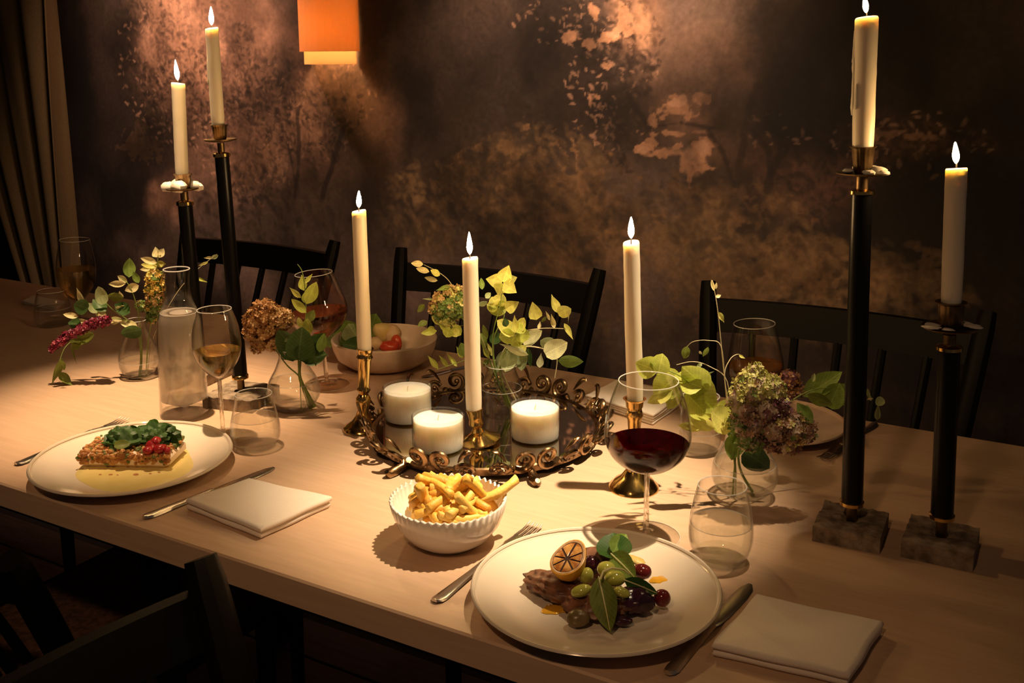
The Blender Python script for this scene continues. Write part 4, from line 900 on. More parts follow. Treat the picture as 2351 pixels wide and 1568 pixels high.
B2.sprig('cut_stalk', 'thick pale green cut stalk leaning in the second vase', 'foliage', [(470, 1540), (320, 1250), (320, 1060)], [], d=-.005, r=.0042)

# tray vase: hellebore and eucalyptus (zoom at 930,580 x4.127)
B3 = Bunch(V3, 930, 580, 4.127, 3)
B3.sprig('hellebore_bloom', 'yellow green five-petalled bloom at the top of the tray vase', 'flower', [(1000, 1500), (860, 1150), (830, 800), (900, 500), (920, 290)],
    [(925, 275, 985, 120, 130, 'y', 'heart'), (930, 280, 1062, 235, 130, 'y', 'heart'), (930, 285, 1055, 380, 130, 'y', 'heart'), (925, 290, 880, 400, 130, 'y', 'heart'), (920, 280, 765, 250, 130, 'y', 'heart'), (925, 300, 900, 330, 40, 'yg'), (730, 350, 720, 240, 50, 'g'), (760, 430, 810, 380, 50, 'pg'), (700, 500, 780, 460, 50, 'pg')], d=-.01)
B3.sprig('hellebore_rose', 'cupped lime bloom with a round leaf below the top bloom', 'flower', [(1010, 1500), (870, 1160), (840, 820), (940, 600), (880, 520)],
    [(880, 520, 775, 490, 120, 'yg', 'round'), (870, 500, 930, 395, 120, 'y', 'round'), (890, 510, 960, 470, 90, 'yg', 'round'), (870, 520, 880, 605, 150, 'yg', 'round'), (860, 500, 820, 420, 90, 'y', 'round'), (950, 540, 1080, 465, 110, 'y', 'heart')], d=.0)
B3.sprig('eucalyptus_branch', 'long eucalyptus branch reaching right with pale round leaves', 'foliage', [(1040, 1400), (930, 1180), (900, 1000), (1050, 780), (1270, 720), (1500, 720)],
    [(1245, 635, 1205, 465, 115, 'y', 'heart'), (1300, 620, 1330, 640, 60, 'g2'), (1450, 575, 1385, 395, 85, 'y', 'lance'), (1450, 575, 1575, 530, 115, 'y', 'round'), (1415, 720, 1385, 580, 45, 'c', 'lance'), (1370, 640, 1330, 550, 25, 'c', 'lance'), (1505, 670, 1590, 825, 55, 'y', 'lance'), (1270, 730, 1280, 650, 35, 'c', 'lance'), (1120, 860, 1300, 740, 120, 'w', 'round'), (1560, 530, 1545, 670, 10, 'c', 'lance')], d=.01, smat='stem2', r=.0011)
B3.sprig('eucalyptus_branch', 'lower eucalyptus branch with big silver leaves right of the tray taper', 'foliage', [(1050, 1400), (950, 1200), (920, 1050), (1100, 900), (1290, 905), (1400, 960), (1440, 1020), (1418, 1190)],
    [(1170, 965, 895, 860, 75, 'w', 'lance'), (1100, 900, 1105, 1120, 120, 'pg', 'round'), (960, 920, 860, 1145, 100, 'pg'), (1000, 930, 950, 1130, 150, 'pg', 'round'), (1330, 960, 1540, 850, 165, 'w', 'round'), (1400, 870, 1280, 830, 120, 'pg', 'round'), (1450, 1020, 1690, 1030, 115, 'g', 'oval'), (1290, 950, 1272, 1090, 62, 'w', 'tear'), (830, 870, 880, 745, 100, 'd'), (1170, 900, 1190, 1080, 60, 'd')], d=.0, smat='stem2', r=.0016)
B3.sprig('hellebore_cluster', 'dense cluster of lime petals at the middle of the tray vase', 'flower', [(1000, 1450), (900, 1150), (960, 900), (1040, 770)],
    [(1040, 770, 870, 640, 130, 'y', 'round'), (1040, 760, 1035, 590, 70, 'y', 'lance'), (1080, 740, 1130, 615, 95, 'y', 'round'), (1030, 780, 890, 800, 150, 'yg', 'round'), (1050, 780, 1080, 890, 150, 'yg', 'round'), (1050, 770, 1185, 790, 130, 'yg', 'round'), (1060, 760, 1090, 660, 130, 'yg', 'round'), (960, 700, 940, 620, 60, 'd'), (1070, 880, 1120, 970, 110, 'y', 'oval'), (1000, 840, 960, 740, 110, 'yg', 'round')], d=-.02, r=.0018)
t = B3.sprig('green_hydrangea', 'green flower head fringed with tan behind the tray taper', 'flower', [(960, 1450), (850, 1150), (700, 800), (520, 600)],
    [(430, 720, 320, 660, 90, 'yg'), (450, 710, 530, 780, 110, 'yg', 'round'), (420, 720, 390, 800, 100, 'yg', 'round'), (460, 720, 490, 800, 90, 'y'), (300, 740, 150, 765, 60, 'yg'), (270, 700, 210, 770, 60, 'yg'), (350, 680, 250, 600, 60, 'y'), (300, 600, 420, 500, 20, 'c', 'lance'), (560, 690, 300, 715, 10, 'c', 'lance')], d=.02, r=.0016)
B3.florets(t, [(440, 520, 130, 0), (520, 460, 110, 0), (350, 560, 90, 0), (330, 440, 60, 1), (420, 370, 55, 1), (500, 350, 40, 1), (280, 520, 55, 1), (400, 640, 80, 2)], [FL['greenh'], FL['tan2'], FL['limeh']], 'flower_head', 560, .0066, .02, 9)
B3.sprig('oat_grass', 'wisp of pale oat grass arching up left behind the tray taper', 'foliage', [(980, 1440), (860, 1150), (700, 750), (460, 330), (340, 200), (180, 115)],
    [(170, 110, 55, 100, 55, 'c', 'oval'), (230, 185, 105, 150, 55, 'c', 'oval'), (330, 215, 240, 165, 60, 'y', 'oval'), (310, 265, 185, 235, 45, 'c', 'oval'), (430, 320, 290, 360, 45, 'g', 'lance'), (290, 440, 160, 437, 20, 'pg', 'lance'), (185, 490, 120, 565, 55, 'g2', 'oval'), (210, 650, 120, 700, 60, 'g2', 'oval')], d=.03, smat='stem2', r=.0008)
B3.sprig('lime_twig', 'low twig of small lime leaves left of the tray vase', 'foliage', [(900, 1400), (800, 1100), (640, 1010), (480, 1050), (300, 1110)],
    [(315, 1100, 215, 975, 50, 'yg', 'lance'), (412, 1080, 320, 970, 42, 'yg', 'lance'), (492, 1080, 395, 955, 42, 'yg', 'lance'), (545, 1000, 485, 885, 40, 'yg', 'lance'), (560, 980, 530, 850, 90, 'g')] + [(800, 1000, 730, 880, 45, 'yg', 'lance'), (820, 980, 770, 840, 45, 'y', 'lance'), (760, 900, 720, 760, 60, 'g'), (780, 820, 740, 680, 50, 'g2'), (790, 1010, 740, 1080, 50, 'g2', 'lance')], d=.015, r=.001)

# right vase: lime leaves and purple hydrangea (zoom at 1340,600 x2.063)
B4 = Bunch(V4, 1340, 600, 2.063, 4)
B4.sprig('hellebore_spray', 'spray of bright lime leaves arching left from the right vase', 'foliage', [(720, 1110), (715, 960), (690, 830), (590, 690), (480, 560), (380, 510)],
    [(350, 520, 245, 478, 100, 'yg', 'oval'), (355, 525, 375, 435, 85, 'yg', 'round'), (345, 530, 460, 590, 110, 'yg', 'oval'), (430, 555, 335, 640, 120, 'yg', 'oval'), (420, 610, 300, 670, 60, 'y'), (450, 600, 400, 700, 70, 'yg'), (590, 610, 465, 495, 120, 'yg', 'oval'), (560, 600, 430, 540, 110, 'yg', 'oval'), (500, 590, 632, 720, 165, 'yg', 'heart'), (500, 640, 600, 740, 120, 'yg', 'round'), (700, 780, 600, 710, 120, 'y', 'round'), (650, 720, 700, 660, 70, 'yg', 'round'), (690, 800, 640, 680, 130, 'yg', 'round'), (570, 790, 445, 775, 40, 'y'), (620, 790, 500, 740, 60, 'y')], d=-.04, r=.0014)
B4.sprig('budding_twig', 'tall thin twig with tiny buds rising beside the right vase', 'foliage', [(720, 1110), (720, 960), (690, 760), (660, 480), (635, 230), (610, 90)],
    [(620, 140, 605, 85, 16, 'c'), (625, 170, 650, 160, 16, 'c'), (640, 240, 665, 290, 22, 'y', 'lance'), (625, 130, 630, 100, 12, 'c'), (545, 425, 560, 440, 10, 'c'), (490, 400, 475, 460, 36, 'g2', 'oval'), (590, 405, 565, 450, 22, 'g2', 'oval'), (570, 540, 620, 520, 10, 'pg', 'lance')], d=.02, smat='stem2', r=.001)
B4.sprig('looping_tendril', 'looping pale tendril left of the tall budding twig', 'foliage', [(705, 800), (680, 570), (600, 500), (520, 475), (440, 490)], [(560, 480, 530, 510, 18, 'pg', 'lance')], d=.01, smat='stem2', r=.0008)
B4.sprig('looping_tendril', 'thin tendril curling over the amber wine glass', 'foliage', [(715, 800), (668, 560), (690, 470), (730, 440), (760, 460)], [(735, 445, 765, 460, 14, 'y', 'lance')], d=.03, smat='stem2', r=.0008)
B4.sprig('looping_tendril', 'upper tendril with two seed pods left of the budding twig', 'foliage', [(668, 560), (650, 400), (590, 375), (520, 380), (485, 410)], [(488, 405, 482, 458, 36, 'g2', 'oval'), (588, 405, 568, 448, 20, 'g2', 'oval')], d=.02, smat='stem2', r=.0007)
t = B4.sprig('dried_hydrangea', 'dried purple and lime hydrangea head hanging right of the right vase', 'flower', [(800, 1090), (740, 980), (740, 860), (800, 740)], [(1080, 770, 1010, 670, 60, 'g', 'oval'), (1050, 740, 1060, 680, 40, 'g')], d=-.06, r=.0022)
B4.florets(t, [(815, 520, 40, 0), (810, 600, 95, 0), (880, 610, 75, 0), (740, 640, 60, 0), (760, 690, 80, 2), (860, 690, 95, 1), (930, 680, 60, 1), (800, 760, 85, 2), (900, 780, 95, 2), (980, 790, 85, 3), (1050, 800, 55, 2), (960, 850, 70, 2), (740, 770, 60, 4), (790, 840, 65, 4), (890, 850, 55, 1)], [FL['limeh'], FL['purple'], FL['dusk'], FL['tan2'], FL['greenh'], FL['palep']], 'flower_head', 1700, .0056, -.06, 11)
t = B4.sprig('hydrangea_sprig', 'small brown hydrangea tuft behind the main purple head', 'flower', [(840, 800), (930, 680), (990, 580)], [], d=.05, r=.001)
B4.florets(t, [(980, 560, 45), (1000, 610, 40), (960, 620, 40)], [FL['rust'], FL['dusk'], FL['purple']], 'flower_head', 160, .0062, .05, 12)
B4.sprig('hellebore_leaves', 'dark green drooping leaves right of the purple hydrangea', 'foliage', [(850, 800), (960, 680), (1080, 610), (1200, 600)],
    [(1040, 640, 1225, 525, 95, 'g', 'oval'), (1160, 690, 1215, 575, 95, 'g', 'round'), (1190, 590, 1240, 680, 100, 'g', 'round'), (1060, 630, 1180, 680, 55, 'g2', 'oval'), (1085, 570, 1095, 530, 20, 'pg'), (1230, 640, 1330, 640, 20, 'd'), (1350, 640, 1345, 600, 18, 'pg'), (1360, 660, 1350, 620, 16, 'pg'), (1370, 650, 1340, 655, 10, 'c'), (1420, 650, 1385, 680, 40, 'pg', 'round'), (1395, 670, 1390, 750, 26, 'pg', 'tear')], d=.03)
B4.sprig('submerged_leaves', 'broad leaves hanging into the mouth of the right vase', 'foliage', [(705, 1130), (715, 980), (725, 840)], [(730, 800, 700, 940, 100, 'g', 'oval'), (760, 900, 880, 980, 110, 'd', 'round'), (790, 960, 860, 900, 80, 'd', 'round'), (700, 860, 760, 760, 70, 'g')], d=-.01, r=.0018)

# ---------------------------------------------------------------- napkins
def napkin(label, corners, layers=3, th=.012, seed=0, group='folded white napkins'):
    """corners: four table points (near-left, far-left, far-right, near-right)"""
    a, bq, c, d = [Vector(q) for q in corners]; ctr = (a + bq + c + d) / 4; ctr.z = TZ
    t = thing('napkin', label, 'napkin', ctr, group); rnd = random.Random(seed); hh = th / layers
    for L in range(layers):
        z0 = TZ + .0003 + L * hh; b = MB(); sh = [rnd.uniform(-.0022, .0022) for _ in range(4)]; n = 16; k = 5
        ins = .0015 if L < layers - 1 else 0
        vs = []; fs = []; ring = []
        def edge(u, v): return (a * (1 - u) + d * u) * (1 - v) + (bq * (1 - u) + c * u) * v
        prof = [(0, .35), (.0, .0), (.5, -.25), (1.0, .0), (1.0, .35)]
        m_ = n * 4
        for pi_, (hz, inn) in enumerate(((0, .7), (.14, .16), (.5, 0), (.86, .16), (1, .7))):
            for s_ in range(m_):
                side, w = divmod(s_, n); w /= n
                u, v = ((w, 0), (1, w), (1 - w, 1), (0, 1 - w))[side]
                p = edge(u, v); q = (ctr - p); q.z = 0; q.normalize()
                p = p + q * (hh * inn * 1.1 + ins + sh[side] * .5 + .0009 * sin(9 * w + side + L)); p.z = z0 + hz * hh * (.99) ; vs.append(p)
        for pi_ in range(4):
            for s_ in range(m_): fs.append((pi_ * m_ + s_, pi_ * m_ + (s_ + 1) % m_, (pi_ + 1) * m_ + (s_ + 1) % m_, (pi_ + 1) * m_ + s_))
        vs.append(Vector((ctr.x, ctr.y, z0 + hh))); e = len(vs) - 1
        for s_ in range(m_): fs.append((4 * m_ + s_, 4 * m_ + (s_ + 1) % m_, e))
        fs.append(tuple(range(m_))[::-1])
        b.add(vs, fs); b.build('fold', M['linen'], t, ang=70)
g = lambda *q: [P(*k) for k in q]
napkin('folded white napkin on the near edge right of the fish plate', [P(427, 1172), P(572, 1104, TZ + .012), P(764, 1147, TZ + .012), P(600, 1242)], 2, .018, 1)
napkin('folded white napkin at the lower right beside the front knife', [P(1630, 1510), P(1737, 1372, TZ + .011), P(2030, 1440, TZ + .009), P(1950, 1585)], 2, .017, 2)
napkin('folded white napkin at the far side behind the red wine glass', [P(1500, 978), P(1345, 930), P(1415, 880, TZ + .012), P(1575, 925)], 4, .020, 3)
napkin('folded white napkin at the far left behind the small tumbler', [P(52, 698), P(75, 678, TZ + .008), P(150, 692, TZ + .008), P(130, 715)], 2, .009, 4)

# ---------------------------------------------------------------- cutlery
def flatbar(b, pts, half, thick, A, d, side, z0):
    """tapered flat bar: pts along, half widths"""
    vs = []; fs = []; n = len(pts)
    for (x, z), h in zip(pts, half):
        for k, (yy, zz) in enumerate(((-1, .25), (-.8, 0), (.8, 0), (1, .25), (.75, 1), (0, 1.25), (-.75, 1))):
            vs.append(A + d * x + side * (yy * h) + Vector((0, 0, z0 + z + zz * thick)))
    for i in range(n - 1):
        for j in range(7): fs.append((i * 7 + j, i * 7 + (j + 1) % 7, (i + 1) * 7 + (j + 1) % 7, (i + 1) * 7 + j))
    fs.append(tuple(range(7))[::-1]); fs.append(tuple((n - 1) * 7 + j for j in range(7)))
    b.add(vs, fs)
def cutlery(kind, label, pa, pb, L=None, sc=1.0, zz=.0004):
    A = Vector(pa); B = Vector(pb); d = B - A; d.z = 0; Ln = L or d.length; d.normalize(); side = Vector((-d.y, d.x, 0)); A.z = TZ
    t = thing({'fork': 'table_fork', 'knife': 'table_knife'}[kind], label, kind, A, None)
    if kind == 'knife':
        b = MB(); h = Ln * .50
        flatbar(b, [(0, .0012), (.004, .0006), (.012, 0), (h * .5, 0), (h * .88, .0004), (h, .001)], [.003 * sc, .0066 * sc, .0082 * sc, .0062 * sc, .0048 * sc, .0052 * sc], .0045 * sc, A, d, side, zz); b.build('handle', M['steel'], t)
        b = MB(); flatbar(b, [(h, .0012), (h + .008, .001), (h + .03, .0006), (Ln * .85, .0006), (Ln * .95, .0006), (Ln, .0006)], [.0042 * sc, .0072 * sc, .0092 * sc, .0098 * sc, .008 * sc, .003 * sc], .0017 * sc, A, d, side, zz); b.build('blade', M['steel'], t)
    else:
        b = MB(); h = Ln * .66
        flatbar(b, [(0, .002), (.005, .001), (.015, 0), (h * .5, .002), (h * .85, .005), (h, .005)], [.004 * sc, .0082 * sc, .0092 * sc, .0055 * sc, .0035 * sc, .0042 * sc], .003 * sc, A, d, side, zz); b.build('handle', M['steel'], t)
        b = MB(); q = Ln - h
        flatbar(b, [(h, .005), (h + q * .15, .004), (h + q * .35, .0015), (h + q * .5, .001)], [.0042 * sc, .0095 * sc, .0115 * sc, .0112 * sc], .0018 * sc, A, d, side, zz); b.build('head', M['steel'], t)
        for k in (-1.5, -.5, .5, 1.5):
            b = MB(); flatbar(b, [(h + q * .48, .001), (h + q * .75, .001), (h + q * .95, .0035), (Ln, .005)], [.0016 * sc, .0014 * sc, .0011 * sc, .0004], .0016 * sc, A + side * (k * .0063 * sc), d, side, zz); b.build('tine', M['steel'], t)
cutlery('fork', 'steel fork half hidden under the steak plate', P(997, 1386), P(1232, 1209))
cutlery('knife', 'steel knife between the steak plate and the lower right napkin', P(1532, 1553), P(1722, 1345))
cutlery('fork', 'steel fork half hidden under the fish plate', P(36, 1070), P(288, 966))
cutlery('knife', 'steel knife lying left of the near napkin', P(330, 1193), P(629, 1076))
cutlery('fork', 'steel fork at the far right behind the tall candlestick', P(2010, 975), P(1886, 1060), None, .9)
cutlery('knife', 'steel knife right of the salad bowl', P(1100, 838), P(968, 868), None, .9)

# ---------------------------------------------------------------- food on the front plate
FOOD = {}
for k, c1, c2, ro in (('steak', (.05, .018, .010), (.25, .105, .055), .42), ('plum', (.028, .007, .012), (.07, .012, .018), .14), ('cherry', (.11, .012, .014), (.17, .02, .02), .12), ('fish', (.80, .62, .45), (.86, .70, .54), .45), ('crumb', (.44, .20, .055), (.66, .35, .12), .6), ('crumb2', (.32, .12, .035), (.46, .20, .06), .6), ('herb', (.10, .13, .03), (.17, .19, .05), .6), ('beet', (.30, .015, .02), (.42, .03, .035), .25), ('tomato', (.50, .045, .02), (.6, .08, .03), .25), ('cabbage', (.02, .008, .018), (.055, .015, .03), .2), ('brownveg', (.12, .085, .035), (.19, .13, .06), .3), ('cheese', (.80, .58, .18), (.86, .68, .30), .45), ('butter', (.78, .58, .16), (.84, .64, .22), .35), ('chicken', (.62, .40, .20), (.72, .52, .30), .5)):
    FOOD[k] = mottle(mat('food_' + k, rough=ro), c1, c2, scale=70, detail=5, bump=.25 if k not in ('plum', 'cherry', 'beet') else 0)
FOOD['grape'] = mat('green_grape', (.42, .44, .08), .12, Subsurface_Weight=.3, Subsurface_Radius=(.008, .008, .003), Subsurface_Scale=.6, Coat_Weight=.5)
FOOD['lemon'] = mat('lemon_rind', (.80, .40, .04), .35)
FOOD['oil'] = mat('golden_oil', (.72, .38, .03), .08, Coat_Weight=.5)
FOOD['sauce'] = mottle(mat('butter_sauce', rough=.14, Coat_Weight=.4), (.76, .62, .22), (.80, .67, .28), scale=30)
ZP = TZ + .0075
def food(name, label, cat, x, y, z, r, mt, M3=None, noise=.06, seed=0, n=16, k=10, freq=3.0, flat=None):
    """lump of food whose centre sits under pixel (x,y) at height z"""
    c = P(x, y, z); s = dep(c) / F; rx, ry, rz = [q * s for q in r]
    R = Matrix((HR, HF, Vector((0, 0, 1)))).transposed()
    b = MB(); b.blob(c, rx, ry, rz, R @ (M3 or Matrix.Identity(3)), n=n, k=k, noise=noise, seed=seed, freq=freq)
    o = b.build(name, mt, None, origin=Vector((c.x, c.y, c.z - rz * .95))); return tag(o, label, cat)
rz = lambda a: Matrix.Rotation(radians(a), 3, 'Z'); ry = lambda a: Matrix.Rotation(radians(a), 3, 'Y'); rx = lambda a: Matrix.Rotation(radians(a), 3, 'X')
food('steak_piece', 'browned slice of meat at the left of the steak plate', 'meat', 1282, 1346, ZP + .012, (84, 50, 26), FOOD['steak'], rz(-36), .22, 3, 40, 26, 7)
food('steak_piece', 'browned slice of meat under the grapes, beneath the garnish', 'meat', 1372, 1382, ZP + .011, (80, 60, 24), FOOD['steak'], rz(-12), .22, 5, 40, 26, 7)
food('steak_piece', 'dark roasted piece at the back of the steak plate beside the top leaf', 'meat', 1372, 1290, ZP + .018, (46, 40, 30), FOOD['steak'], rz(20), .2, 9, 24, 16, 5)
food('roast_mushroom', 'olive brown roasted mushroom at the front of the steak', 'vegetable', 1327, 1418, ZP + .010, (28, 24, 19), FOOD['brownveg'], rz(20), .12, 4)
food('braised_cabbage', 'dark purple braised cabbage on the right of the steak', 'vegetable', 1458, 1378, ZP + .014, (46, 40, 28), FOOD['cabbage'], rz(10), .25, 6, 24, 16, 6)
food('braised_cabbage', 'dark sliver of cabbage at the front right of the steak', 'vegetable', 1420, 1424, ZP + .006, (34, 16, 10), FOOD['cabbage'], rz(-8), .15, 7)
food('roast_plum', 'glossy dark plum behind the charred lemon', 'fruit', 1357, 1297, ZP + .024, (23, 22, 22), FOOD['plum'], None, .05, 1)
food('roast_plum', 'glossy brown plum at the back right of the steak', 'fruit', 1474, 1312, ZP + .020, (23, 20, 17), FOOD['cherry'], rz(-20), .05, 2)
food('cherry', 'single dark red cherry on its own at the right of the steak plate', 'fruit', 1520, 1373, ZP + .012, (20, 20, 20), FOOD['cherry'], None, .03, 3)
food('butter_shard', 'yellow shaving of butter at the back right of the steak', 'butter', 1455, 1285, ZP + .022, (30, 16, 7), FOOD['butter'], rz(-35), .15, 4)
food('grape', 'upright green grape beside the charred lemon', 'grape', 1347, 1322, ZP + .034, (16, 16, 20), FOOD['grape'], ry(12), .02, 1)
food('grape', 'green grape at the top of the garnish, under the pale leaf', 'grape', 1392, 1307, ZP + .036, (22, 20, 18), FOOD['grape'], None, .02, 2)
food('grape', 'green grape in the middle of the garnish, above the big leaf', 'grape', 1412, 1328, ZP + .034, (25, 20, 17), FOOD['grape'], None, .02, 3)
food('grape', 'halved yellow grape at the left of the big leaf', 'grape', 1334, 1356, ZP + .030, (25, 16, 13), FOOD['grape'], ry(-18), .02, 4)
food('grape', 'halved yellow grape at the right of the big leaf', 'grape', 1428, 1360, ZP + .030, (20, 14, 11), FOOD['grape'], ry(22), .02, 5)
for (x, y, a, c), lb in (((1275, 1397, 26, 11), 'puddle of golden oil left of the steak'), ((1512, 1330, 18, 12), 'puddle of golden oil right of the steak')):
    p = P(x, y, ZP); s = dep(p) / F; b = MB(); b.lathe([(-.0008, a * s), (.0002, a * s * .9), (.0006, a * s * .3), (.0006, .0005)], p, n=30, cap1=True, mod=lambda r, t_, q: (r * (1 + .25 * sin(2 * q) + .1 * sin(5 * q)), t_)); tag(b.build('oil_puddle', FOOD['oil'], None, origin=p), lb, 'sauce')
# charred lemon half
lc = P(1303, 1284, ZP + .050); ls = dep(lc) / F
lem = thing('lemon_half', 'charred half lemon standing cut side up on the steak', 'lemon', Vector((lc.x, lc.y, lc.z - .032)))
ldir = (HR * -.22 + HF * -.26 + Vector((0, 0, .80))).normalized()
lr = 44 * ls
u_, w_, _a = frame(ldir); _q = HF * .8 + HR * .45; la0 = atan2(_q.dot(w_), _q.dot(u_))
def lmod(r, t_, a): return r * (1 + .34 * max(0, cos(a - la0)) ** 5 + .06 * cos(2 * (a - la0))), t_
b = MB(); b.lathe([(-lr * 1.25, .0005), (-lr * 1.18, lr * .3), (-lr * .95, lr * .6), (-lr * .55, lr * .88), (-lr * .15, lr), (0, lr * .99), (.0004, lr * .94)], lc, ldir, n=36, cap0=True, mod=lmod); b.build('rind', FOOD['lemon'], lem)
b = MB(); b.lathe([(-.0002, lr * .96), (.0006, lr * .93), (.0006, lr * .84), (-.0006, lr * .82)], lc, ldir, n=36, closed=True, mod=lmod); b.build('pith', mottle(mat('lemon_pith', rough=.5), (.42, .22, .10), (.72, .52, .32), scale=80), lem)
fm2 = mottle(mat('charred_flesh', rough=.28), (.40, .14, .03), (.74, .40, .12), scale=110, lo=.4, hi=.6)
u_, w_, _a = frame(ldir)
for i in range(8):
    a0, a1 = 2 * pi * (i + .07) / 8, 2 * pi * (i + .93) / 8; b = MB(); am = (a0 + a1) / 2
    vs = [lc + ldir * .0012 + (u_ * cos(am) + w_ * sin(am)) * lr * .14] + [lc + ldir * (.0004) + (u_ * cos(a0 + (a1 - a0) * j / 6) + w_ * sin(a0 + (a1 - a0) * j / 6)) * lmod(lr * .80, 0, a0 + (a1 - a0) * j / 6)[0] for j in range(7)]
    mid = lc + ldir * .0024 + (u_ * cos(am) + w_ * sin(am)) * lr * .5; vs.append(mid)
    fs = [(8, j, j + 1) for j in range(7)] + [(8, 7, 0)]
    b.add(vs, fs); b.build('segment', fm2, lem)
b = MB(); b.lathe([(-.0006, lr * .83), (-.0002, .0005)], lc, ldir, n=30, cap1=True, mod=lmod); b.build('charred_membrane', mat('char', (.05, .018, .010), .5), lem)
# leaves of the garnish
def gleaf(label, p0, p1, w, mt, sh, z0, z1, roll=0, vein=True):
    a, c = P(p0[0], p0[1], z0), P(p1[0], p1[1], z1)
    t = thing('salad_leaf', label, 'leaf', a); o = leaf(t, a, c, w * dep(a) / F, mt, sh, roll=roll, name='blade')
    if vein:
        b = MB(); nrm = (CAM - a).normalized(); d = c - a; L = d.length; x = d.normalized(); nn = (nrm - x * nrm.dot(x)).normalized(); nn = Matrix.Rotation(roll, 3, x) @ nn
        b.tube([a + d * q + nn * L * (-.06 * sin(pi * q) + .03 + .012) for q in (0, .2, .4, .6, .8, .97)], [.0009, .0009, .0008, .0007, .0006, .0003], n=6); b.build('midrib', M['c'], t)
    return t
gleaf('large pale green leaf with a white midrib hanging at the front of the garnish', (1375, 1325), (1402, 1452), 62, 'g2', 'oval', ZP + .042, ZP + .004, .1)
gleaf('dark green leaf crowning the garnish', (1412, 1285), (1408, 1225), 84, 'spin', 'round', ZP + .040, ZP + .050, 0, False)
gleaf('bright green leaf at the top right of the crowning leaf', (1405, 1270), (1437, 1228), 44, 'g', 'round', ZP + .044, ZP + .048, 0, False)
gleaf('pale leaf across the middle of the garnish', (1405, 1272), (1462, 1330), 58, 'g', 'oval', ZP + .044, ZP + .036, .2)
gleaf('folded green leaf pointing right towards the cherry', (1432, 1330), (1510, 1362), 36, 'spin', 'oval', ZP + .036, ZP + .022, .2)
gleaf('paler folded leaf under the right-pointing one', (1435, 1335), (1500, 1372), 30, 'pg', 'lance', ZP + .032, ZP + .018, -.2)
b = MB(); pts = [P(1378, 1330, ZP + .046), P(1385, 1312, ZP + .052), P(1405, 1304, ZP + .054), P(1432, 1308, ZP + .05), P(1445, 1318, ZP + .045)]; b.tube(pts, [.0012, .0014, .0014, .0012, .0008], n=7); tag(b.build('onion_sliver', M['c'], None, origin=pts[0]), 'thin pale onion sliver curling over the grapes', 'onion')
# ---------------------------------------------------------------- fish plate
p = P(313, 1068, ZP); s = dep(p) / F
b = MB(); b.lathe([(-.001, 150 * s), (.0004, 144 * s), (.0012, 100 * s), (.0014, .001)], p, n=48, cap1=True, mod=lambda r, t_, q: (r * (.92 + .09 * cos(2 * (q - 2.6)) + .03 * sin(5 * q)), t_))
sa = b.build('butter_sauce', FOOD['sauce'], None, origin=p); tag(sa, 'pool of pale yellow butter sauce around the fish', 'sauce')
fc = P(308, 1055, ZP); s = dep(fc) / F
fish = thing('fish_fillet', 'fish fillet with a herb crumb crust in yellow sauce', 'fish', fc)
R3 = Matrix((HR, HF, Vector((0, 0, 1)))).transposed(); MM = R3.to_4x4(); MM = Matrix.Translation(fc + Vector((0, 0, .0115))) @ MM @ Matrix.Rotation(radians(-4), 4, 'Z')
b = MB(); b.box(MM, 105 * s, 55 * s, .0105, .006); b.build('fillet', FOOD['fish'], fish)
rnd = random.Random(4); b = MB()
for i in range(620):
    u, v = rnd.uniform(-1, 1), rnd.uniform(-1, 1); q = MM @ Vector((u * 104 * s, v * 54 * s, .0108 + rnd.uniform(0, .003)))
    if rnd.random() < .30: q = MM @ Vector((u * 104 * s, -55 * s, .011 - .013 * rnd.random() ** 1.6))
    b.mi = rnd.choice((0, 0, 0, 1, 1, 2)); r_ = rnd.uniform(.002, .0048); b.blob(q, r_, r_, r_ * .8, n=6, k=4, noise=.3, seed=i)
o = b.build('crumb_crust', [FOOD['crumb'], FOOD['crumb2'], FOOD['herb']], fish, smooth=False); o['kind'] = 'stuff'
for i, (x, y, r_) in enumerate(((203, 1067, 7), (254, 1090, 6), (312, 1090, 8), (230, 1090, 4), (270, 1091, 3), (345, 1088, 4), (365, 1085, 4))):
    q = P(x, y, ZP + .001); ss = dep(q) / F; b = MB(); b.blob(q, r_ * ss, r_ * ss * .8, .0012, n=10, k=5, noise=.15, seed=i); tag(b.build('crumb', FOOD['crumb2'], None, origin=q), ('big brown crumb in the sauce left of the fish', 'brown crumb in the sauce, left of the middle', 'largest brown crumb in front of the fish', 'small crumb at the front left of the fish', 'tiny crumb between two larger ones before the fish', 'small crumb at the front right of the fish', 'crumb furthest right in the front sauce')[i], 'crumb', 'crumbs in the sauce')
def spin(label, parts, zt):
    c0 = P(parts[0][0], parts[0][1], zt); t = thing('wilted_spinach', label, 'spinach', c0)
    for i, (x0, y0, x1, y1, w, z0, z1, mt) in enumerate(parts):
        a, c = P(x0, y0, z0), P(x1, y1, z1); leaf(t, a, c, w * dep(a) / F, mt, 'round', roll=(.5, -.4, .2, -.6, .3)[i % 5])
    b = MB(); xs = [q[0] for q in parts]; ys = [q[1] for q in parts]; c = P(sum(xs) / len(xs), sum(ys) / len(ys), zt); ss = dep(c) / F
    b.blob(c, 44 * ss, 34 * ss, 30 * ss, R3, n=30, k=20, noise=.5, seed=len(label), freq=6); b.build('leaf_mound', M['spin'], t)
zs = ZP + .026
spin('dark wilted spinach on the left end of the fish', [(285, 1020, 240, 1000, 45, zs, zs + .01, 'spin'), (270, 1015, 290, 978, 50, zs, zs + .014, 'spin'), (300, 1025, 250, 1030, 40, zs, zs, 'spin'), (262, 1024, 300, 1018, 26, zs + .012, zs + .012, 'g2'), (300, 1000, 320, 985, 40, zs + .006, zs + .012, 'spin')], zs)
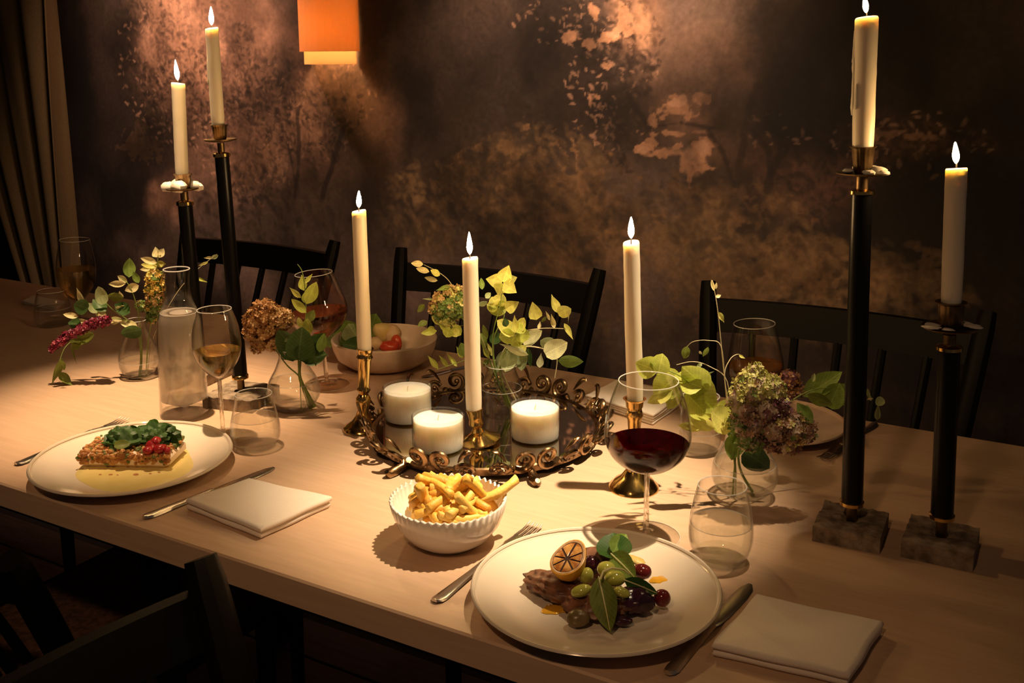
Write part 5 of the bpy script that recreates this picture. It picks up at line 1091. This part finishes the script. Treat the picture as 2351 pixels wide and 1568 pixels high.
spin('dark wilted spinach on the right end of the fish', [(345, 1010, 318, 978, 52, zs, zs + .018, 'spin'), (360, 1010, 395, 975, 60, zs, zs + .018, 'spin'), (370, 1015, 412, 1020, 52, zs, zs, 'spin'), (350, 1005, 345, 966, 50, zs + .006, zs + .018, 'spin'), (380, 1000, 405, 990, 44, zs + .008, zs + .012, 'spin')], zs + .004)
for i, (x, y, z, a) in enumerate(((350, 1022, .034, (17, 14, 11)), (368, 1030, .032, (16, 13, 10)), (340, 1034, .031, (13, 12, 9)), (358, 1012, .040, (13, 12, 9)), (384, 1034, .030, (9, 8, 8)))):
    food('beetroot_dice', ('crimson beetroot dice at the middle left of its heap', 'crimson beetroot dice at the middle right of its heap', 'crimson beetroot dice at the front left of its heap', 'crimson beetroot dice topmost of its heap', 'small crimson beetroot dice at the right of its heap')[i], 'beetroot', x, y, ZP + z, a, FOOD['beet'], rz(i * 31), .18, i, 12, 8)
# ---------------------------------------------------------------- salad in the stoneware bowl
zb = TZ + .040
def blf(label, p0, p1, w, mt, sh, z0, z1, roll): gleaf(label, p0, p1, w, mt, sh, z0, z1, roll, False)
blf('broad green salad leaf at the left rim of the bowl', (790, 790), (745, 745), 70, 'g', 'round', zb, zb + .03, .2)
blf('broad green salad leaf left of the candle in the bowl', (815, 795), (785, 738), 60, 'g', 'oval', zb, zb + .035, -.3)
blf('upright salad leaf behind the left taper', (835, 790), (800, 745), 70, 'pg', 'oval', zb + .01, zb + .035, .4)
blf('green salad leaf lying low at the front of the bowl', (845, 800), (785, 790), 46, 'd', 'oval', zb + .006, zb + .012, .2)
blf('small green leaf tip right of the left taper', (850, 775), (862, 722), 52, 'g', 'oval', zb + .02, zb + .045, .3)
food('cheese_curl', 'yellow shaving on top of the salad', 'cheese', 878, 762, zb + .026, (24, 20, 22), FOOD['cheese'], rz(20), .25, 2)
food('chicken_piece', 'tan roasted piece on the right of the salad', 'chicken', 900, 770, zb + .018, (22, 20, 24), FOOD['chicken'], rz(60), .25, 3)
food('chicken_piece', 'tan roasted piece at the front of the salad beside the taper', 'chicken', 862, 788, zb + .012, (18, 16, 14), FOOD['chicken'], rz(10), .25, 4)
food('tomato_wedge', 'red tomato wedge at the front of the salad', 'tomato', 893, 796, zb + .006, (24, 18, 14), FOOD['tomato'], rz(-10), .1, 5)
food('tomato_wedge', 'red tomato wedge at the right end of the salad', 'tomato', 910, 788, zb + .008, (12, 14, 20), FOOD['tomato'], rz(30), .1, 6)
